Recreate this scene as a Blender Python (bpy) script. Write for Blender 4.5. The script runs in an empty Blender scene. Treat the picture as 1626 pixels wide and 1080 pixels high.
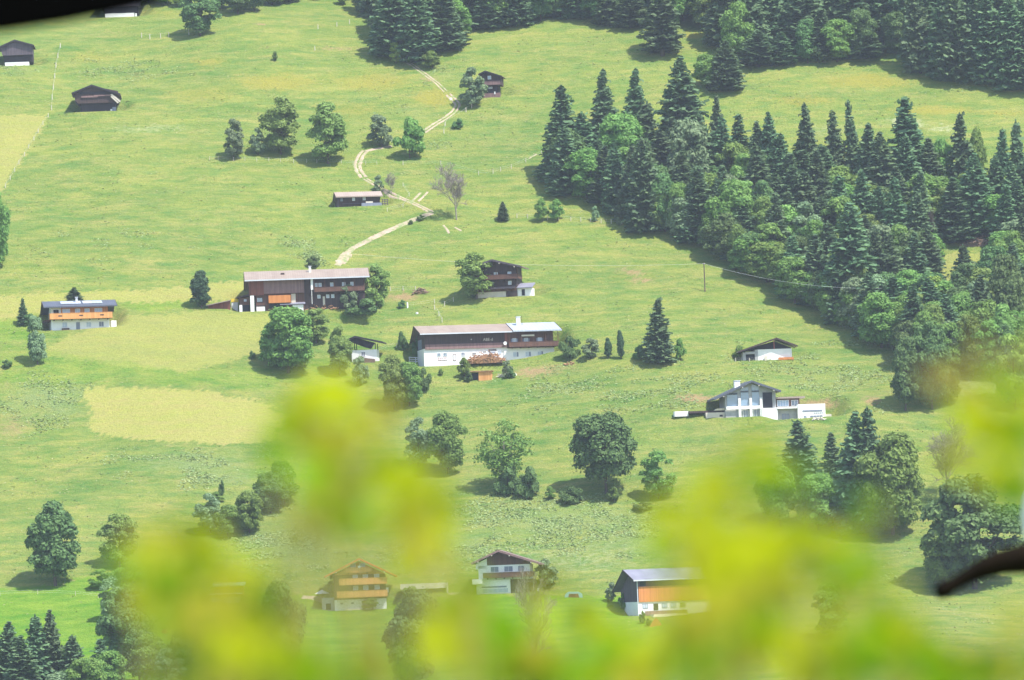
import bpy, math, random
import numpy as np
from mathutils import Vector, Matrix

rnd = random.Random(7)
SC = bpy.context.scene
COL = SC.collection
R = math.radians

# ------------------------------------------------------------------ camera, sky, sun, exposure
LENS = 170.5
FPX = LENS/36*1626          # focal length in photo pixels
PITCH, ROLL = R(3.0), R(2.2)
CF = Vector((0, math.cos(PITCH), math.sin(PITCH)))
_r0 = Vector((1, 0, 0)); _u0 = Vector((0, -math.sin(PITCH), math.cos(PITCH)))
CU = _u0*math.cos(ROLL) + _r0*math.sin(ROLL)
CR = _r0*math.cos(ROLL) - _u0*math.sin(ROLL)
cam = bpy.data.cameras.new("camera"); camo = bpy.data.objects.new("camera", cam); COL.objects.link(camo)
m = Matrix.Identity(4)
for i in range(3):
    m[i][0] = CR[i]; m[i][1] = CU[i]; m[i][2] = -CF[i]
camo.matrix_world = m
cam.lens = LENS; cam.sensor_width = 36; cam.sensor_fit = 'HORIZONTAL'
cam.clip_start = 0.2; cam.clip_end = 6000
cam.dof.use_dof = True; cam.dof.focus_distance = 1250; cam.dof.aperture_fstop = 8.0
SC.camera = camo

TO_SUN = Vector((0.40, -0.30, 0.86)).normalized()
sun_el = math.asin(TO_SUN.z); sun_az = math.atan2(TO_SUN.x, TO_SUN.y)
W = bpy.data.worlds.new("World"); SC.world = W; W.use_nodes = True
nt = W.node_tree; bg = nt.nodes['Background']
sky = nt.nodes.new('ShaderNodeTexSky'); sky.sky_type = 'NISHITA'; sky.sun_disc = False
sky.sun_elevation = sun_el; sky.sun_rotation = sun_az
nt.links.new(sky.outputs[0], bg.inputs[0]); bg.inputs[1].default_value = 0.15
sl = bpy.data.lights.new("sun", 'SUN'); sl.energy = 4.1; sl.angle = R(0.5); sl.color = (1, .96, .90)
slo = bpy.data.objects.new("sun", sl); COL.objects.link(slo)
slo.rotation_euler = TO_SUN.to_track_quat('Z', 'Y').to_euler()
SC.view_settings.view_transform = 'Standard'; SC.view_settings.look = 'None'
SC.view_settings.exposure = 1.08; SC.view_settings.gamma = 1
SC.render.engine = 'CYCLES'
SC.cycles.max_bounces = 6; SC.cycles.volume_bounces = 0
SC.cycles.transparent_max_bounces = 4

# ------------------------------------------------------------------ helpers
def tag(o, label=None, cat=None, group=None, kind=None):
    if label: o['label'] = label
    if cat: o['category'] = cat
    if group: o['group'] = group
    if kind: o['kind'] = kind
    return o

def empty(name, loc, rz=0, parent=None):
    o = bpy.data.objects.new(name, None); COL.objects.link(o)
    o.location = loc; o.rotation_euler = (0, 0, rz); o.empty_display_size = .5
    if parent: o.parent = parent
    return o

class MB:
    def __init__(s): s.v = []; s.f = []
    def poly(s, pts):
        n = len(s.v); s.v += [tuple(p) for p in pts]; s.f.append(tuple(range(n, n+len(pts))))
    def prism(s, prof, axis, c0, c1):
        n = len(s.v); k = len(prof)
        for c in (c0, c1):
            for a, b in prof:
                if axis == 'u': s.v.append((c, a, b))
                elif axis == 'w': s.v.append((a, c, b))
                else: s.v.append((a, b, c))
        for i in range(k):
            j = (i+1) % k
            s.f.append((n+i, n+j, n+k+j, n+k+i))
        s.f.append(tuple(range(n+k-1, n-1, -1))); s.f.append(tuple(range(n+k, n+2*k)))
        return s
    def box(s, u0, u1, w0, w1, z0, z1):
        return s.prism([(u0, w0), (u1, w0), (u1, w1), (u0, w1)], 'z', z0, z1)
    def tube(s, pts, rads, n=6, cap=True):
        b = len(s.v); P = [Vector(p) for p in pts]
        for i, p in enumerate(P):
            d = (P[min(i+1, len(P)-1)]-P[max(i-1, 0)])
            if d.length < 1e-6: d = Vector((0, 0, 1))
            d.normalize()
            a = d.orthogonal().normalized() if abs(d.z) > .95 else d.cross(Vector((0, 0, 1))).normalized()
            c = d.cross(a)
            for k in range(n):
                t = 2*math.pi*k/n
                s.v.append(tuple(p+(a*math.cos(t)+c*math.sin(t))*rads[i]))
        for i in range(len(P)-1):
            for k in range(n):
                k2 = (k+1) % n
                s.f.append((b+i*n+k, b+i*n+k2, b+(i+1)*n+k2, b+(i+1)*n+k))
        if cap:
            s.f.append(tuple(b+k for k in range(n-1, -1, -1)))
            e = b+(len(P)-1)*n; s.f.append(tuple(e+k for k in range(n)))
        return s
    def scaled(s, k):
        s.v = [(a*k, b*k, c*k) for a, b, c in s.v]; return s
    def mesh(s, name, mat, smooth=False):
        me = bpy.data.meshes.new(name); me.from_pydata(s.v, [], s.f)
        if mat: me.materials.append(mat)
        if smooth: me.polygons.foreach_set('use_smooth', [True]*len(me.polygons))
        me.update(); return me
    def build(s, name, mat, parent=None, smooth=False):
        o = bpy.data.objects.new(name, s.mesh(name, mat, smooth)); COL.objects.link(o)
        if parent: o.parent = parent
        return o

# ------------------------------------------------------------------ materials
def newmat(name):
    mt = bpy.data.materials.new(name); mt.use_nodes = True
    return mt, mt.node_tree, mt.node_tree.nodes['Principled BSDF']

def N(t, typ, **kw):
    n = t.nodes.new(typ)
    for k, v in kw.items():
        if k.startswith('i_'): n.inputs[k[2:].replace('_', ' ')].default_value = v
        else: setattr(n, k, v)
    return n

def noise(t, scale, detail=4, rough=.6, vec=None):
    n = N(t, 'ShaderNodeTexNoise'); n.inputs['Scale'].default_value = scale
    n.inputs['Detail'].default_value = detail; n.inputs['Roughness'].default_value = rough
    if vec: t.links.new(vec, n.inputs['Vector'])
    return n.outputs['Fac']

def mixc(t, fac, a, b):
    n = N(t, 'ShaderNodeMix', data_type='RGBA')
    for s_, x in ((0, fac), (6, a), (7, b)):
        if hasattr(x, 'links') or hasattr(x, 'is_linked'): t.links.new(x, n.inputs[s_])
        elif s_ == 0: n.inputs[0].default_value = x
        else: n.inputs[s_].default_value = (*x, 1) if len(x) == 3 else x
    return n.outputs[2]

def mth(t, op, a, b=None, clamp=False):
    n = N(t, 'ShaderNodeMath', operation=op, use_clamp=clamp)
    for i, x in enumerate((a, b)):
        if x is None: continue
        if hasattr(x, 'is_linked'): t.links.new(x, n.inputs[i])
        else: n.inputs[i].default_value = x
    return n.outputs[0]

def ramp(t, fac, a, b):
    n = N(t, 'ShaderNodeMapRange'); n.inputs[1].default_value = a; n.inputs[2].default_value = b
    t.links.new(fac, n.inputs[0]); return n.outputs[0]

def wood(name, c1, c2, board=.22, rough=.8):
    mt, t, b = newmat(name)
    tc = N(t, 'ShaderNodeTexCoord').outputs['Object']
    sep = N(t, 'ShaderNodeSeparateXYZ'); t.links.new(tc, sep.inputs[0])
    s = mth(t, 'ADD', sep.outputs[0], sep.outputs[1])
    idx = mth(t, 'FLOOR', mth(t, 'DIVIDE', s, board))
    wn = N(t, 'ShaderNodeTexWhiteNoise', noise_dimensions='1D'); t.links.new(idx, wn.inputs['W'])
    mp = N(t, 'ShaderNodeMapping'); mp.inputs['Scale'].default_value = (1.5, 1.5, .35); t.links.new(tc, mp.inputs[0])
    nz = ramp(t, noise(t, 1.2, 5, .65, mp.outputs[0]), .3, .7)
    f = mth(t, 'ADD', mth(t, 'MULTIPLY', wn.outputs[0], .55), mth(t, 'MULTIPLY', nz, .45))
    t.links.new(mixc(t, f, c1, c2), b.inputs['Base Color'])
    b.inputs['Roughness'].default_value = rough
    return mt

def plain(name, c1, c2=None, scale=.5, rough=.85, metal=0, stretch=None):
    mt, t, b = newmat(name)
    c2 = c2 or tuple(x*.82 for x in c1)
    tc = N(t, 'ShaderNodeTexCoord').outputs['Object']
    if stretch:
        mp = N(t, 'ShaderNodeMapping'); mp.inputs['Scale'].default_value = stretch; t.links.new(tc, mp.inputs[0]); tc = mp.outputs[0]
    f = ramp(t, noise(t, scale, 6, .65, tc), .3, .72)
    t.links.new(mixc(t, f, c1, c2), b.inputs['Base Color'])
    b.inputs['Roughness'].default_value = rough; b.inputs['Metallic'].default_value = metal
    return mt

def rooftin(name, c1, c2, seam=.6, rough=.55, axis=0):
    mt, t, b = newmat(name)
    tc = N(t, 'ShaderNodeTexCoord').outputs['Object']
    sep = N(t, 'ShaderNodeSeparateXYZ'); t.links.new(tc, sep.inputs[0])
    fr = mth(t, 'FRACT', mth(t, 'DIVIDE', sep.outputs[axis], seam))
    line = mth(t, 'LESS_THAN', fr, .14)
    idx = mth(t, 'FLOOR', mth(t, 'DIVIDE', sep.outputs[axis], seam*3))
    wn = N(t, 'ShaderNodeTexWhiteNoise', noise_dimensions='1D'); t.links.new(idx, wn.inputs['W'])
    nz = ramp(t, noise(t, .5, 5, .7, tc), .3, .7)
    f = mth(t, 'ADD', mth(t, 'MULTIPLY', wn.outputs[0], .35), mth(t, 'MULTIPLY', nz, .65))
    col = mixc(t, f, c1, c2)
    col = mixc(t, mth(t, 'MULTIPLY', line, .35), col, tuple(x*.5 for x in c1))
    t.links.new(col, b.inputs['Base Color']); b.inputs['Roughness'].default_value = rough
    return mt

def foliage(name, c1, c2, trans=.25, hue=.0):
    mt, t, b = newmat(name)
    oi = N(t, 'ShaderNodeObjectInfo').outputs['Random']
    geo = N(t, 'ShaderNodeNewGeometry')
    tc = N(t, 'ShaderNodeTexCoord').outputs['Object']
    nz = ramp(t, noise(t, .45, 3, .6, tc), .35, .65)
    rp = geo.outputs['Random Per Island']
    f = mth(t, 'ADD', mth(t, 'MULTIPLY', nz, .5), mth(t, 'MULTIPLY', rp, .5))
    c = mixc(t, f, c1, c2)
    hs = N(t, 'ShaderNodeHueSaturation'); t.links.new(c, hs.inputs['Color'])
    t.links.new(mth(t, 'ADD', mth(t, 'MULTIPLY', oi, .05), .475), hs.inputs['Hue'])
    t.links.new(mth(t, 'ADD', mth(t, 'MULTIPLY', oi, .42), .88), hs.inputs['Value'])
    c = hs.outputs[0]
    t.links.new(c, b.inputs['Base Color']); b.inputs['Roughness'].default_value = .75
    b.inputs['Specular IOR Level'].default_value = .2
    tr = N(t, 'ShaderNodeBsdfTranslucent'); t.links.new(c, tr.inputs[0])
    mx = N(t, 'ShaderNodeMixShader'); mx.inputs[0].default_value = trans
    out = t.nodes['Material Output']
    t.links.new(b.outputs[0], mx.inputs[1]); t.links.new(tr.outputs[0], mx.inputs[2]); t.links.new(mx.outputs[0], out.inputs[0])
    return mt

M = {}
M['dark'] = wood('dark weathered timber', (.030, .018, .020), (.075, .042, .036))
M['black'] = wood('blackened timber', (.012, .010, .016), (.028, .020, .026))
M['greywood'] = wood('grey weathered boards', (.045, .034, .05), (.115, .09, .105))
M['red'] = wood('red brown boards', (.10, .028, .022), (.24, .075, .045))
M['redgrey'] = wood('faded red boards', (.15, .085, .085), (.27, .16, .15))
M['brown'] = wood('brown boards', (.07, .032, .022), (.15, .065, .04))
M['orange'] = wood('honey coloured larch boards', (.50, .21, .06), (.72, .36, .13))
M['orange2'] = wood('orange stained boards', (.42, .14, .035), (.60, .24, .07))
M['white'] = plain('white plaster', (.84, .83, .80), (.74, .73, .70), .6)
M['cream'] = plain('cream plaster', (.62, .56, .46), (.50, .45, .37), .8)
M['concrete'] = plain('grey concrete', (.42, .41, .40), (.30, .30, .30), .9)
M['pinkroof'] = rooftin('pale reddish tin roof', (.22, .165, .13), (.32, .255, .205))
M['pinkroof2'] = rooftin('sun bleached tin roof', (.28, .215, .175), (.37, .29, .24))
M['blueroof'] = rooftin('light blue grey tin roof', (.30, .34, .40), (.42, .46, .52), .9, .4)
M['slate'] = rooftin('dark slate roof', (.055, .065, .09), (.10, .11, .14), .5)
M['greyroof'] = rooftin('grey ribbed roof', (.15, .15, .19), (.25, .245, .30), .5)
M['woodroof'] = wood('shingle roof', (.12, .085, .07), (.22, .16, .13), .35)
M['fascia'] = plain('pale metal gutter', (.60, .62, .66), (.48, .50, .55), .8, .4)
M['glass'], _t, _b = newmat('window glass'); _b.inputs['Base Color'].default_value = (.12, .17, .24, 1); _b.inputs['Roughness'].default_value = .08; _b.inputs['Specular IOR Level'].default_value = .9
M['glassblue'], _t, _b = newmat('sky blue glass'); _b.inputs['Base Color'].default_value = (.20, .30, .42, 1); _b.inputs['Roughness'].default_value = .12; _b.inputs['Specular IOR Level'].default_value = 1.0
M['curtain'] = plain('curtained pane', (.50, .56, .62), (.36, .42, .50), 2, .3)
M['darkhole'] = plain('dark doorway', (.012, .014, .022), (.02, .02, .03), 1)
M['frame'] = plain('white painted frame', (.78, .78, .78), (.70, .70, .70), 2, .5)
M['shutter'] = plain('grey blue shutter', (.22, .24, .30), (.16, .18, .24), 2, .7)
M['yellow'] = plain('yellow tarpaulin', (.78, .55, .02), (.66, .46, .02), 1, .5)
M['teal'] = plain('pale teal sheet', (.24, .42, .36), (.32, .47, .42), 1, .5)
M['redmetal'] = plain('red edging', (.50, .12, .10), (.40, .10, .09), 1, .5)
M['log'] = plain('split firewood', (.45, .25, .12), (.16, .08, .05), 2.2, .9)
M['logred'] = plain('brown brushwood', (.24, .15, .10), (.10, .07, .05), 1.8, .9)
M['post'] = plain('bleached wooden post', (.62, .56, .46), (.48, .43, .36), 3, .8)
M['pole'] = plain('brown utility pole', (.13, .085, .065), (.09, .06, .05), 2, .9)
M['wire'] = plain('aluminium cable', (.6, .62, .6), (.5, .5, .5), 1, .5)
M['bark'] = plain('bark', (.11, .085, .065), (.055, .04, .034), 2.5, .95)
M['barkgrey'] = plain('grey bark', (.27, .235, .20), (.18, .155, .135), 2.5, .95)
M['gravel'] = plain('gravel track', (.42, .32, .235), (.27, .21, .14), .6, .95)
M['sand'] = plain('sand heap', (.75, .66, .48), (.62, .52, .36), .8, .95)
M['spruce'] = foliage('spruce needles', (.058, .118, .060), (.155, .24, .105), .28)
M['leaf'] = foliage('broad leaves', (.10, .195, .042), (.235, .35, .085), .36)
M['leafdark'] = foliage('dark leaves', (.070, .135, .045), (.155, .245, .08), .32)
M['leafpale'] = foliage('pale grey green leaves', (.14, .21, .11), (.25, .34, .17), .35)
M['leafyel'] = foliage('yellow green leaves', (.16, .24, .04), (.30, .38, .07), .3)
M['thuja'] = foliage('dense cypress sprays', (.03, .065, .032), (.07, .12, .055), .12)

# ------------------------------------------------------------------ terrain
_rng = np.random.RandomState(3)
_tab = _rng.rand(256, 256)
def vn(x, y):
    xi = np.floor(x).astype(int); yi = np.floor(y).astype(int)
    fx = x-xi; fy = y-yi; fx = fx*fx*(3-2*fx); fy = fy*fy*(3-2*fy)
    a = _tab[xi & 255, yi & 255]; b = _tab[(xi+1) & 255, yi & 255]
    c = _tab[xi & 255, (yi+1) & 255]; d = _tab[(xi+1) & 255, (yi+1) & 255]
    return (a*(1-fx)+b*fx)*(1-fy)+(c*(1-fx)+d*fx)*fy - .5

_py = np.array([-60, 0, 12, 60, 160, 320, 650, 850, 940, 985, 1035, 1085, 1135, 1200, 1260, 1320, 1380, 1430, 1500, 1650, 1900, 2300, 3000.])
_pz = np.array([-1.2, -1.6, -2.2, -10, -28, -58, -66, -48, -33, -22.5, -13, -2.5, 17, 46, 78, 108, 139, 165, 197, 262, 360, 480, 600.])
_ys = np.arange(-60, 3000, 2.0)
_zs = np.interp(_ys, _py, _pz)
_kk = np.exp(-.5*(np.arange(-12, 13)/5.0)**2); _kk /= _kk.sum()
_zp = np.concatenate([np.full(12, _zs[0]), _zs, np.full(12, _zs[-1])])
_zsm = np.convolve(_zp, _kk, 'valid')
_zs = np.where(_ys < 30, _zs, _zsm)

def hraw(x, y):
    z = np.interp(y, _ys, _zs)
    far = np.clip((y-900)/150, 0, 1)
    z = z + far*(6.5*vn(x/95+3.3, y/75+7.1) + 2.6*vn(x/38+9, y/30+1) + .7*vn(x/13, y/11) + .22*vn(x/4.5+5, y/4+2))
    return z

PADS = []
def H(x, y):
    x = np.asarray(x, float); y = np.asarray(y, float)
    z = hraw(x, y)
    for (cx, cy, ca, sa, u0, u1, w0, w1, hz, fo) in PADS:
        dx = x-cx; dy = y-cy
        u = dx*ca+dy*sa; w = -dx*sa+dy*ca
        d = np.maximum(np.maximum(u0-u, u-u1), 0)**2
        dw = np.where(w < w0, (w0-w)*1.6, np.maximum(w-w1, 0))
        dd = np.sqrt(d+dw**2)
        t = np.clip(1-dd/fo, 0, 1); t = t*t*(3-2*t)
        z = z*(1-t)+hz*t
    return z
def hz(x, y): return float(H(np.array([x]), np.array([y]))[0])

def ray(u, v):
    return (CF + CR*((u-813)/FPX) + CU*((540-v)/FPX)).normalized()
_ts = np.arange(940, 2000, 1.5)
def ground(u, v, fn=None):
    fn = fn or H
    d = ray(u, v)
    g = fn(d.x*_ts, d.y*_ts) - d.z*_ts
    i = int(np.argmax(g > 0))
    if i == 0: i = len(_ts)-1 if g[0] <= 0 else 1
    t = _ts[i-1] + 1.5*(0-g[i-1])/(g[i]-g[i-1]+1e-9)
    return Vector((d.x*t, d.y*t, float(fn(np.array([d.x*t]), np.array([d.y*t]))[0]))), t
def at_dist(u, v, dist): return ray(u, v)*dist
def proj(x, y, z):
    a = x*CR.x+y*CR.y+z*CR.z; b = x*CU.x+y*CU.y+z*CU.z; c = x*CF.x+y*CF.y+z*CF.z
    c = np.where(c < 1, 1, c)
    return 813+FPX*a/c, 540-FPX*b/c

# building sites: name: (front left u, v, yaw deg, width px, depth px)
SITES = {
 'b1': (82, 525, 10, 92, 75), 'b2': (390, 495, 4, 195, 90), 'b3': (674, 582, 11, 214, 95),
 'b4': (559, 575, -6, 40, 45), 'b5': (772, 473, -10, 70, 55), 'b6': (771, 154, -8, 24, 28),
 'b7': (536, 329, 9, 70, 32), 'b8': (128, 178, 3, 58, 50), 'b9': (8, 105, 3, 42, 42),
 'b10': (167, 28, 2, 50, 45), 'b11': (1180, 573, 3, 80, 50), 'b12': (1158, 663, 8, 75, 70),
 'b13': (534, 970, 3, 84, 80), 'b14': (757, 944, -5, 92, 70), 'b15': (1014, 978, 20, 150, 75),
 'b16': (1196, 668, -2, 122, 45),
}
LOWPADS = []
ORG = {}
for kx, (u, v, yaw, wp, dp) in SITES.items():
    P, t = ground(u+4, v, hraw)
    k = t/FPX
    d = ray(u, v); Q = Vector((d.x*t, d.y*t, 0))
    ORG[kx] = (Vector((Q.x, Q.y, d.z*t)), k, R(yaw))
for kx, (u, v, yaw, wp, dp) in SITES.items():
    P, k, a = ORG[kx]
    if kx == 'b16': continue
    PADS.append((P.x, P.y, math.cos(a), math.sin(a), -.6, wp*k+.6, 0.3, dp*k*.5, P.z, 5.0))
    if kx == 'b12': LOWPADS.append((P.x, P.y, math.cos(a), math.sin(a), 86*k, 168*k, -10*k, 36*k, P.z-9*k, 6.0))
PADS += LOWPADS

def quad_cloud(name, C, A, B_, mat):
    """leaf quads: centres C, half axes A and B_ (n,3)"""
    n = len(C)
    P = np.stack([C-A-B_, C+A-B_, C+A+B_, C-A+B_], 1).reshape(-1, 3).astype(np.float32)
    me = bpy.data.meshes.new(name)
    me.vertices.add(4*n); me.vertices.foreach_set('co', P.ravel())
    me.loops.add(4*n); me.loops.foreach_set('vertex_index', np.arange(4*n, dtype=np.int32))
    me.polygons.add(n); me.polygons.foreach_set('loop_start', np.arange(0, 4*n, 4, dtype=np.int32))
    me.polygons.foreach_set('loop_total', np.full(n, 4, np.int32))
    me.update(); me.validate(); me.materials.append(mat); return me

def unit(a): return a/np.maximum(np.linalg.norm(a, axis=-1, keepdims=True), 1e-6)

def leaf_frames(nrm, size, r, jit=.6):
    nrm = unit(nrm + r.normal(0, jit, nrm.shape))
    t_ = unit(np.cross(nrm, r.normal(0, 1, nrm.shape)))
    b_ = np.cross(nrm, t_)
    s = size[:, None]
    return t_*s*.62, b_*s*.42

def inpoly(U, V, poly):
    c = np.zeros(U.shape, bool); n = len(poly)
    for i in range(n):
        x1, y1 = poly[i]; x2, y2 = poly[(i+1) % n]
        if y1 == y2: continue
        cond = ((y1 > V) != (y2 > V)) & (U < (x2-x1)*(V-y1)/(y2-y1)+x1)
        c ^= cond
    return c

# ground cover, outlined from the photograph on the ground itself
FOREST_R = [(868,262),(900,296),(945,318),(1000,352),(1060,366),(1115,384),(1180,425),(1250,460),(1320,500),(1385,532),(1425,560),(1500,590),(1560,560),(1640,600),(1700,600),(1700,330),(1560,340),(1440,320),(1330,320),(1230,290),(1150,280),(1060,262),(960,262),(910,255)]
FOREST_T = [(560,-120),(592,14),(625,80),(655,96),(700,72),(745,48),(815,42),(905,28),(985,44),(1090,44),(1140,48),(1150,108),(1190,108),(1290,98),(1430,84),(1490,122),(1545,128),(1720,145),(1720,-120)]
MOWN = [
 ([(-40,190),(78,179),(40,245),(8,296),(-40,330)], .8),
 ([(-60,474),(0,472),(110,466),(300,455),(420,443),(420,480),(300,476),(190,480),(0,505),(-60,510)], .85),
 ([(200,500),(330,492),(440,500),(430,545),(410,560),(300,590),(180,580),(60,560),(110,530)], .6),
 ([(136,611),(250,616),(330,622),(420,640),(450,660),(440,698),(400,704),(340,707),(240,698),(145,688),(143,650)], .95),
 ([(1478,402),(1572,398),(1560,445),(1500,452),(1480,440)], .6),
]
LUSH = [([(-60,936),(60,930),(140,918),(230,940),(330,930),(500,945),(640,955),(780,945),(985,950),(1000,985),(1200,1000),(1200,1140),(-60,1140)], 1.0),
        ([(0,545),(60,552),(300,590),(440,580),(440,618),(300,612),(100,605),(0,610)], .35),
        ([(190,480),(300,476),(330,485),(230,492)], .5), ([(-40,505),(60,508),(60,540),(-40,545)], .5)]
# u, v, su, sv, channel, amplitude
SPOTS = [
 (440,130,60,10,'fl',.9),(590,130,60,12,'fl',.8),(690,155,25,10,'fl',1.),(560,175,50,14,'fl',.6),(320,150,60,12,'fl',.6),(150,90,30,12,'fl',.6),
 (330,100,30,6,'fl',.8),(250,20,40,6,'fl',.6),(1380,130,60,10,'fl',1.),(1270,160,50,7,'fl',.7),(1480,175,60,6,'fl',.9),(1600,180,50,5,'fl',.7),(1100,55,20,5,'fl',1.),
 (130,200,60,14,'fl',.3),(850,120,50,25,'fl',.35),(860,330,40,10,'fl',.3),(1000,440,60,12,'fl',.4),(1000,430,20,4,'pk',.7),(1020,443,14,4,'pk',.8),
 (1440,195,30,5,'pa',.7),(1500,205,20,4,'pa',.6),(540,78,30,3,'pk',.6),(415,38,10,2,'pk',.8),(420,75,14,2,'pk',.5),(180,52,50,3,'pk',.4),
 (850,590,30,6,'pk',.9),(1105,632,30,6,'pk',.9),(1300,640,30,7,'pk',.9),(1385,635,12,6,'pk',.8),(880,585,30,6,'pk',.5),
 (20,680,25,20,'pk',.5),(60,650,25,14,'fl',.5),(250,470,60,3,'pk',.3),(640,470,22,5,'pk',.9),(440,470,30,4,'pk',.2),
 (70,640,60,28,'ro',.7),(120,625,30,20,'ro',.6),(310,735,90,18,'ro',.6),(350,760,60,14,'ro',.6),(560,800,80,30,'ro',.5),
 (900,830,180,35,'ro',.55),(1000,860,150,30,'ro',.5),(700,870,90,30,'ro',.6),(480,860,70,40,'ro',.7),(900,890,100,20,'pa',.35),(1300,900,80,20,'ro',.5),
 (1000,620,150,30,'ro',.3),(1300,600,120,40,'ro',.4),(880,620,50,12,'ro',.4),(200,390,160,30,'ro',.15),(300,350,60,10,'pa',.15),
 (900,680,120,50,'fl',.25),(1200,680,120,30,'fl',.2),(480,390,40,10,'ro',.5),(500,410,14,10,'ro',.8),(200,110,80,12,'ro',.3),(30,110,40,8,'ro',.5),
 (800,200,50,40,'pa',.15),(660,180,20,10,'ro',.4),(690,230,30,8,'ro',.2),(1020,340,50,6,'ro',.4),(700,120,30,14,'ro',.4),(640,95,14,4,'pk',.8),(680,125,16,5,'pk',.6),
 (1530,380,40,5,'pk',.6),(1600,400,30,5,'pk',.6),(1250,470,60,10,'fl',.25),(1550,600,50,25,'pa',.6),(40,800,50,40,'fl',.3),(250,800,80,25,'fl',.25),
 (260,540,120,12,'pk',.3),(350,560,70,10,'pk',.35),(520,610,30,6,'ro',.3),(1400,560,50,14,'ro',.4),(240,205,60,5,'pa',.4),(1320,205,60,10,'pa',.3),(1500,140,60,6,'ro',.3),
]
gx = np.concatenate([np.linspace(-900, -190, 30)[:-1], np.arange(-190, 190.1, .75), np.linspace(190, 900, 30)[1:]])
gy = np.concatenate([np.arange(-60, 60, 4.), np.linspace(60, 960, 90)[:-1], np.arange(960, 1470, .75), np.arange(1470, 1600, 4.), np.linspace(1600, 2600, 40)])
GX, GY = np.meshgrid(gx, gy)
GZ = H(GX, GY)
nx, ny = len(gx), len(gy)
co = np.stack([GX, GY, GZ], -1).reshape(-1, 3).astype(np.float32)
ii = np.arange(nx*ny).reshape(ny, nx)
quads = np.stack([ii[:-1, :-1], ii[:-1, 1:], ii[1:, 1:], ii[1:, :-1]], -1).reshape(-1, 4)
gme = bpy.data.meshes.new('hillside')
gme.vertices.add(len(co)); gme.vertices.foreach_set('co', co.ravel())
gme.loops.add(quads.size); gme.loops.foreach_set('vertex_index', quads.ravel().astype(np.int32))
gme.polygons.add(len(quads)); gme.polygons.foreach_set('loop_start', np.arange(0, quads.size, 4, dtype=np.int32))
gme.polygons.foreach_set('loop_total', np.full(len(quads), 4, np.int32))
gme.polygons.foreach_set('use_smooth', np.ones(len(quads), bool))
gme.update(); gme.validate()
X = co[:, 0]; Y = co[:, 1]; Z = co[:, 2]
PU, PV = proj(X, Y, Z)
vis = (Y > 940)
jU = PU + 12*vn(X/4., Y/4.) + 7*vn(X/1.3+9, Y/1.3)
jV = PV + 6*vn(X/7.+40, Y/7.) + 3*vn(X/1.5+70, Y/1.5)
_sc = np.random.RandomState(9); jU = jU + _sc.normal(0, 4, len(X)); jV = jV + _sc.normal(0, 1.8, len(X))
chan = {c: np.zeros(len(X), np.float32) for c in ('mo', 'lu', 'fo', 'fl', 'ro', 'pk', 'pa')}
for pl, a in MOWN: chan['mo'] = np.maximum(chan['mo'], inpoly(jU, jV, pl)*a)
for pl, a in LUSH: chan['lu'] = np.maximum(chan['lu'], inpoly(jU, jV, pl)*a)
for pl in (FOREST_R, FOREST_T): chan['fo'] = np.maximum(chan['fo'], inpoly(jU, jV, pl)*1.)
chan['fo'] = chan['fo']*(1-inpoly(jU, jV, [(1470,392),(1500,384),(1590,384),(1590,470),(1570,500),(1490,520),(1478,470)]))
for (u, v, su, sv, c, a) in SPOTS:
    g = np.exp(-.5*(((jU-u)/su)**2+((jV-v)/sv)**2))*a
    chan[c] = np.maximum(chan[c], g)
for k_ in chan: chan[k_] = np.where(vis, chan[k_], 0)
for nm, cs in (('cover_a', ('mo', 'lu', 'fo', 'fl')), ('cover_b', ('ro', 'pk', 'pa', 'fo'))):
    at = gme.color_attributes.new(nm, 'FLOAT_COLOR', 'POINT')
    at.data.foreach_set('color', np.stack([chan[c] for c in cs], -1).astype(np.float32).ravel())

mt, t, b = newmat('alpine meadow')
pos = N(t, 'ShaderNodeNewGeometry').outputs['Position']
ca = N(t, 'ShaderNodeAttribute', attribute_name='cover_a'); cb = N(t, 'ShaderNodeAttribute', attribute_name='cover_b')
sa = N(t, 'ShaderNodeSeparateColor'); sb = N(t, 'ShaderNodeSeparateColor')
t.links.new(ca.outputs['Color'], sa.inputs[0]); t.links.new(cb.outputs['Color'], sb.inputs[0])
def stretched(s):
    mp = N(t, 'ShaderNodeMapping'); mp.inputs['Scale'].default_value = s; t.links.new(pos, mp.inputs[0]); return mp.outputs[0]
big = ramp(t, noise(t, .022, 5, .6, stretched((1, 1.6, 1.6))), .36, .64)
mid = ramp(t, noise(t, .11, 6, .7, stretched((1, 2.6, 2.6))), .36, .64)
fine = ramp(t, noise(t, .75, 5, .72, stretched((1, 1.5, 1.5))), .27, .73)
micro = ramp(t, noise(t, 3.2, 3, .7, pos), .28, .72)
G1, G2, G3 = (.075, .155, .036), (.21, .25, .062), (.33, .30, .10)
c = mixc(t, mth(t, 'ADD', mth(t, 'MULTIPLY', big, .5), mth(t, 'MULTIPLY', mid, .5)), G1, G2)
c = mixc(t, mth(t, 'MULTIPLY', mth(t, 'MULTIPLY', fine, mid), .75), c, G3)
dryn = ramp(t, noise(t, .06, 6, .75, stretched((1, 3.0, 3.0))), .47, .62)
dryf = ramp(t, noise(t, .35, 5, .75, stretched((1, 2.6, 2.6))), .35, .7)
c = mixc(t, mth(t, 'MULTIPLY', mth(t, 'MULTIPLY', dryn, dryf), .7), c, (.36, .29, .12))
grn = ramp(t, noise(t, .10, 6, .75, stretched((1.3, 3.2, 3.2))), .50, .62)
c = mixc(t, mth(t, 'MULTIPLY', grn, .45), c, (.07, .175, .05))
strk = ramp(t, noise(t, 1.0, 4, .6, stretched((.10, .9, .9))), .35, .65)
c = mixc(t, mth(t, 'MULTIPLY', strk, .30), c, (.12, .19, .055))
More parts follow.
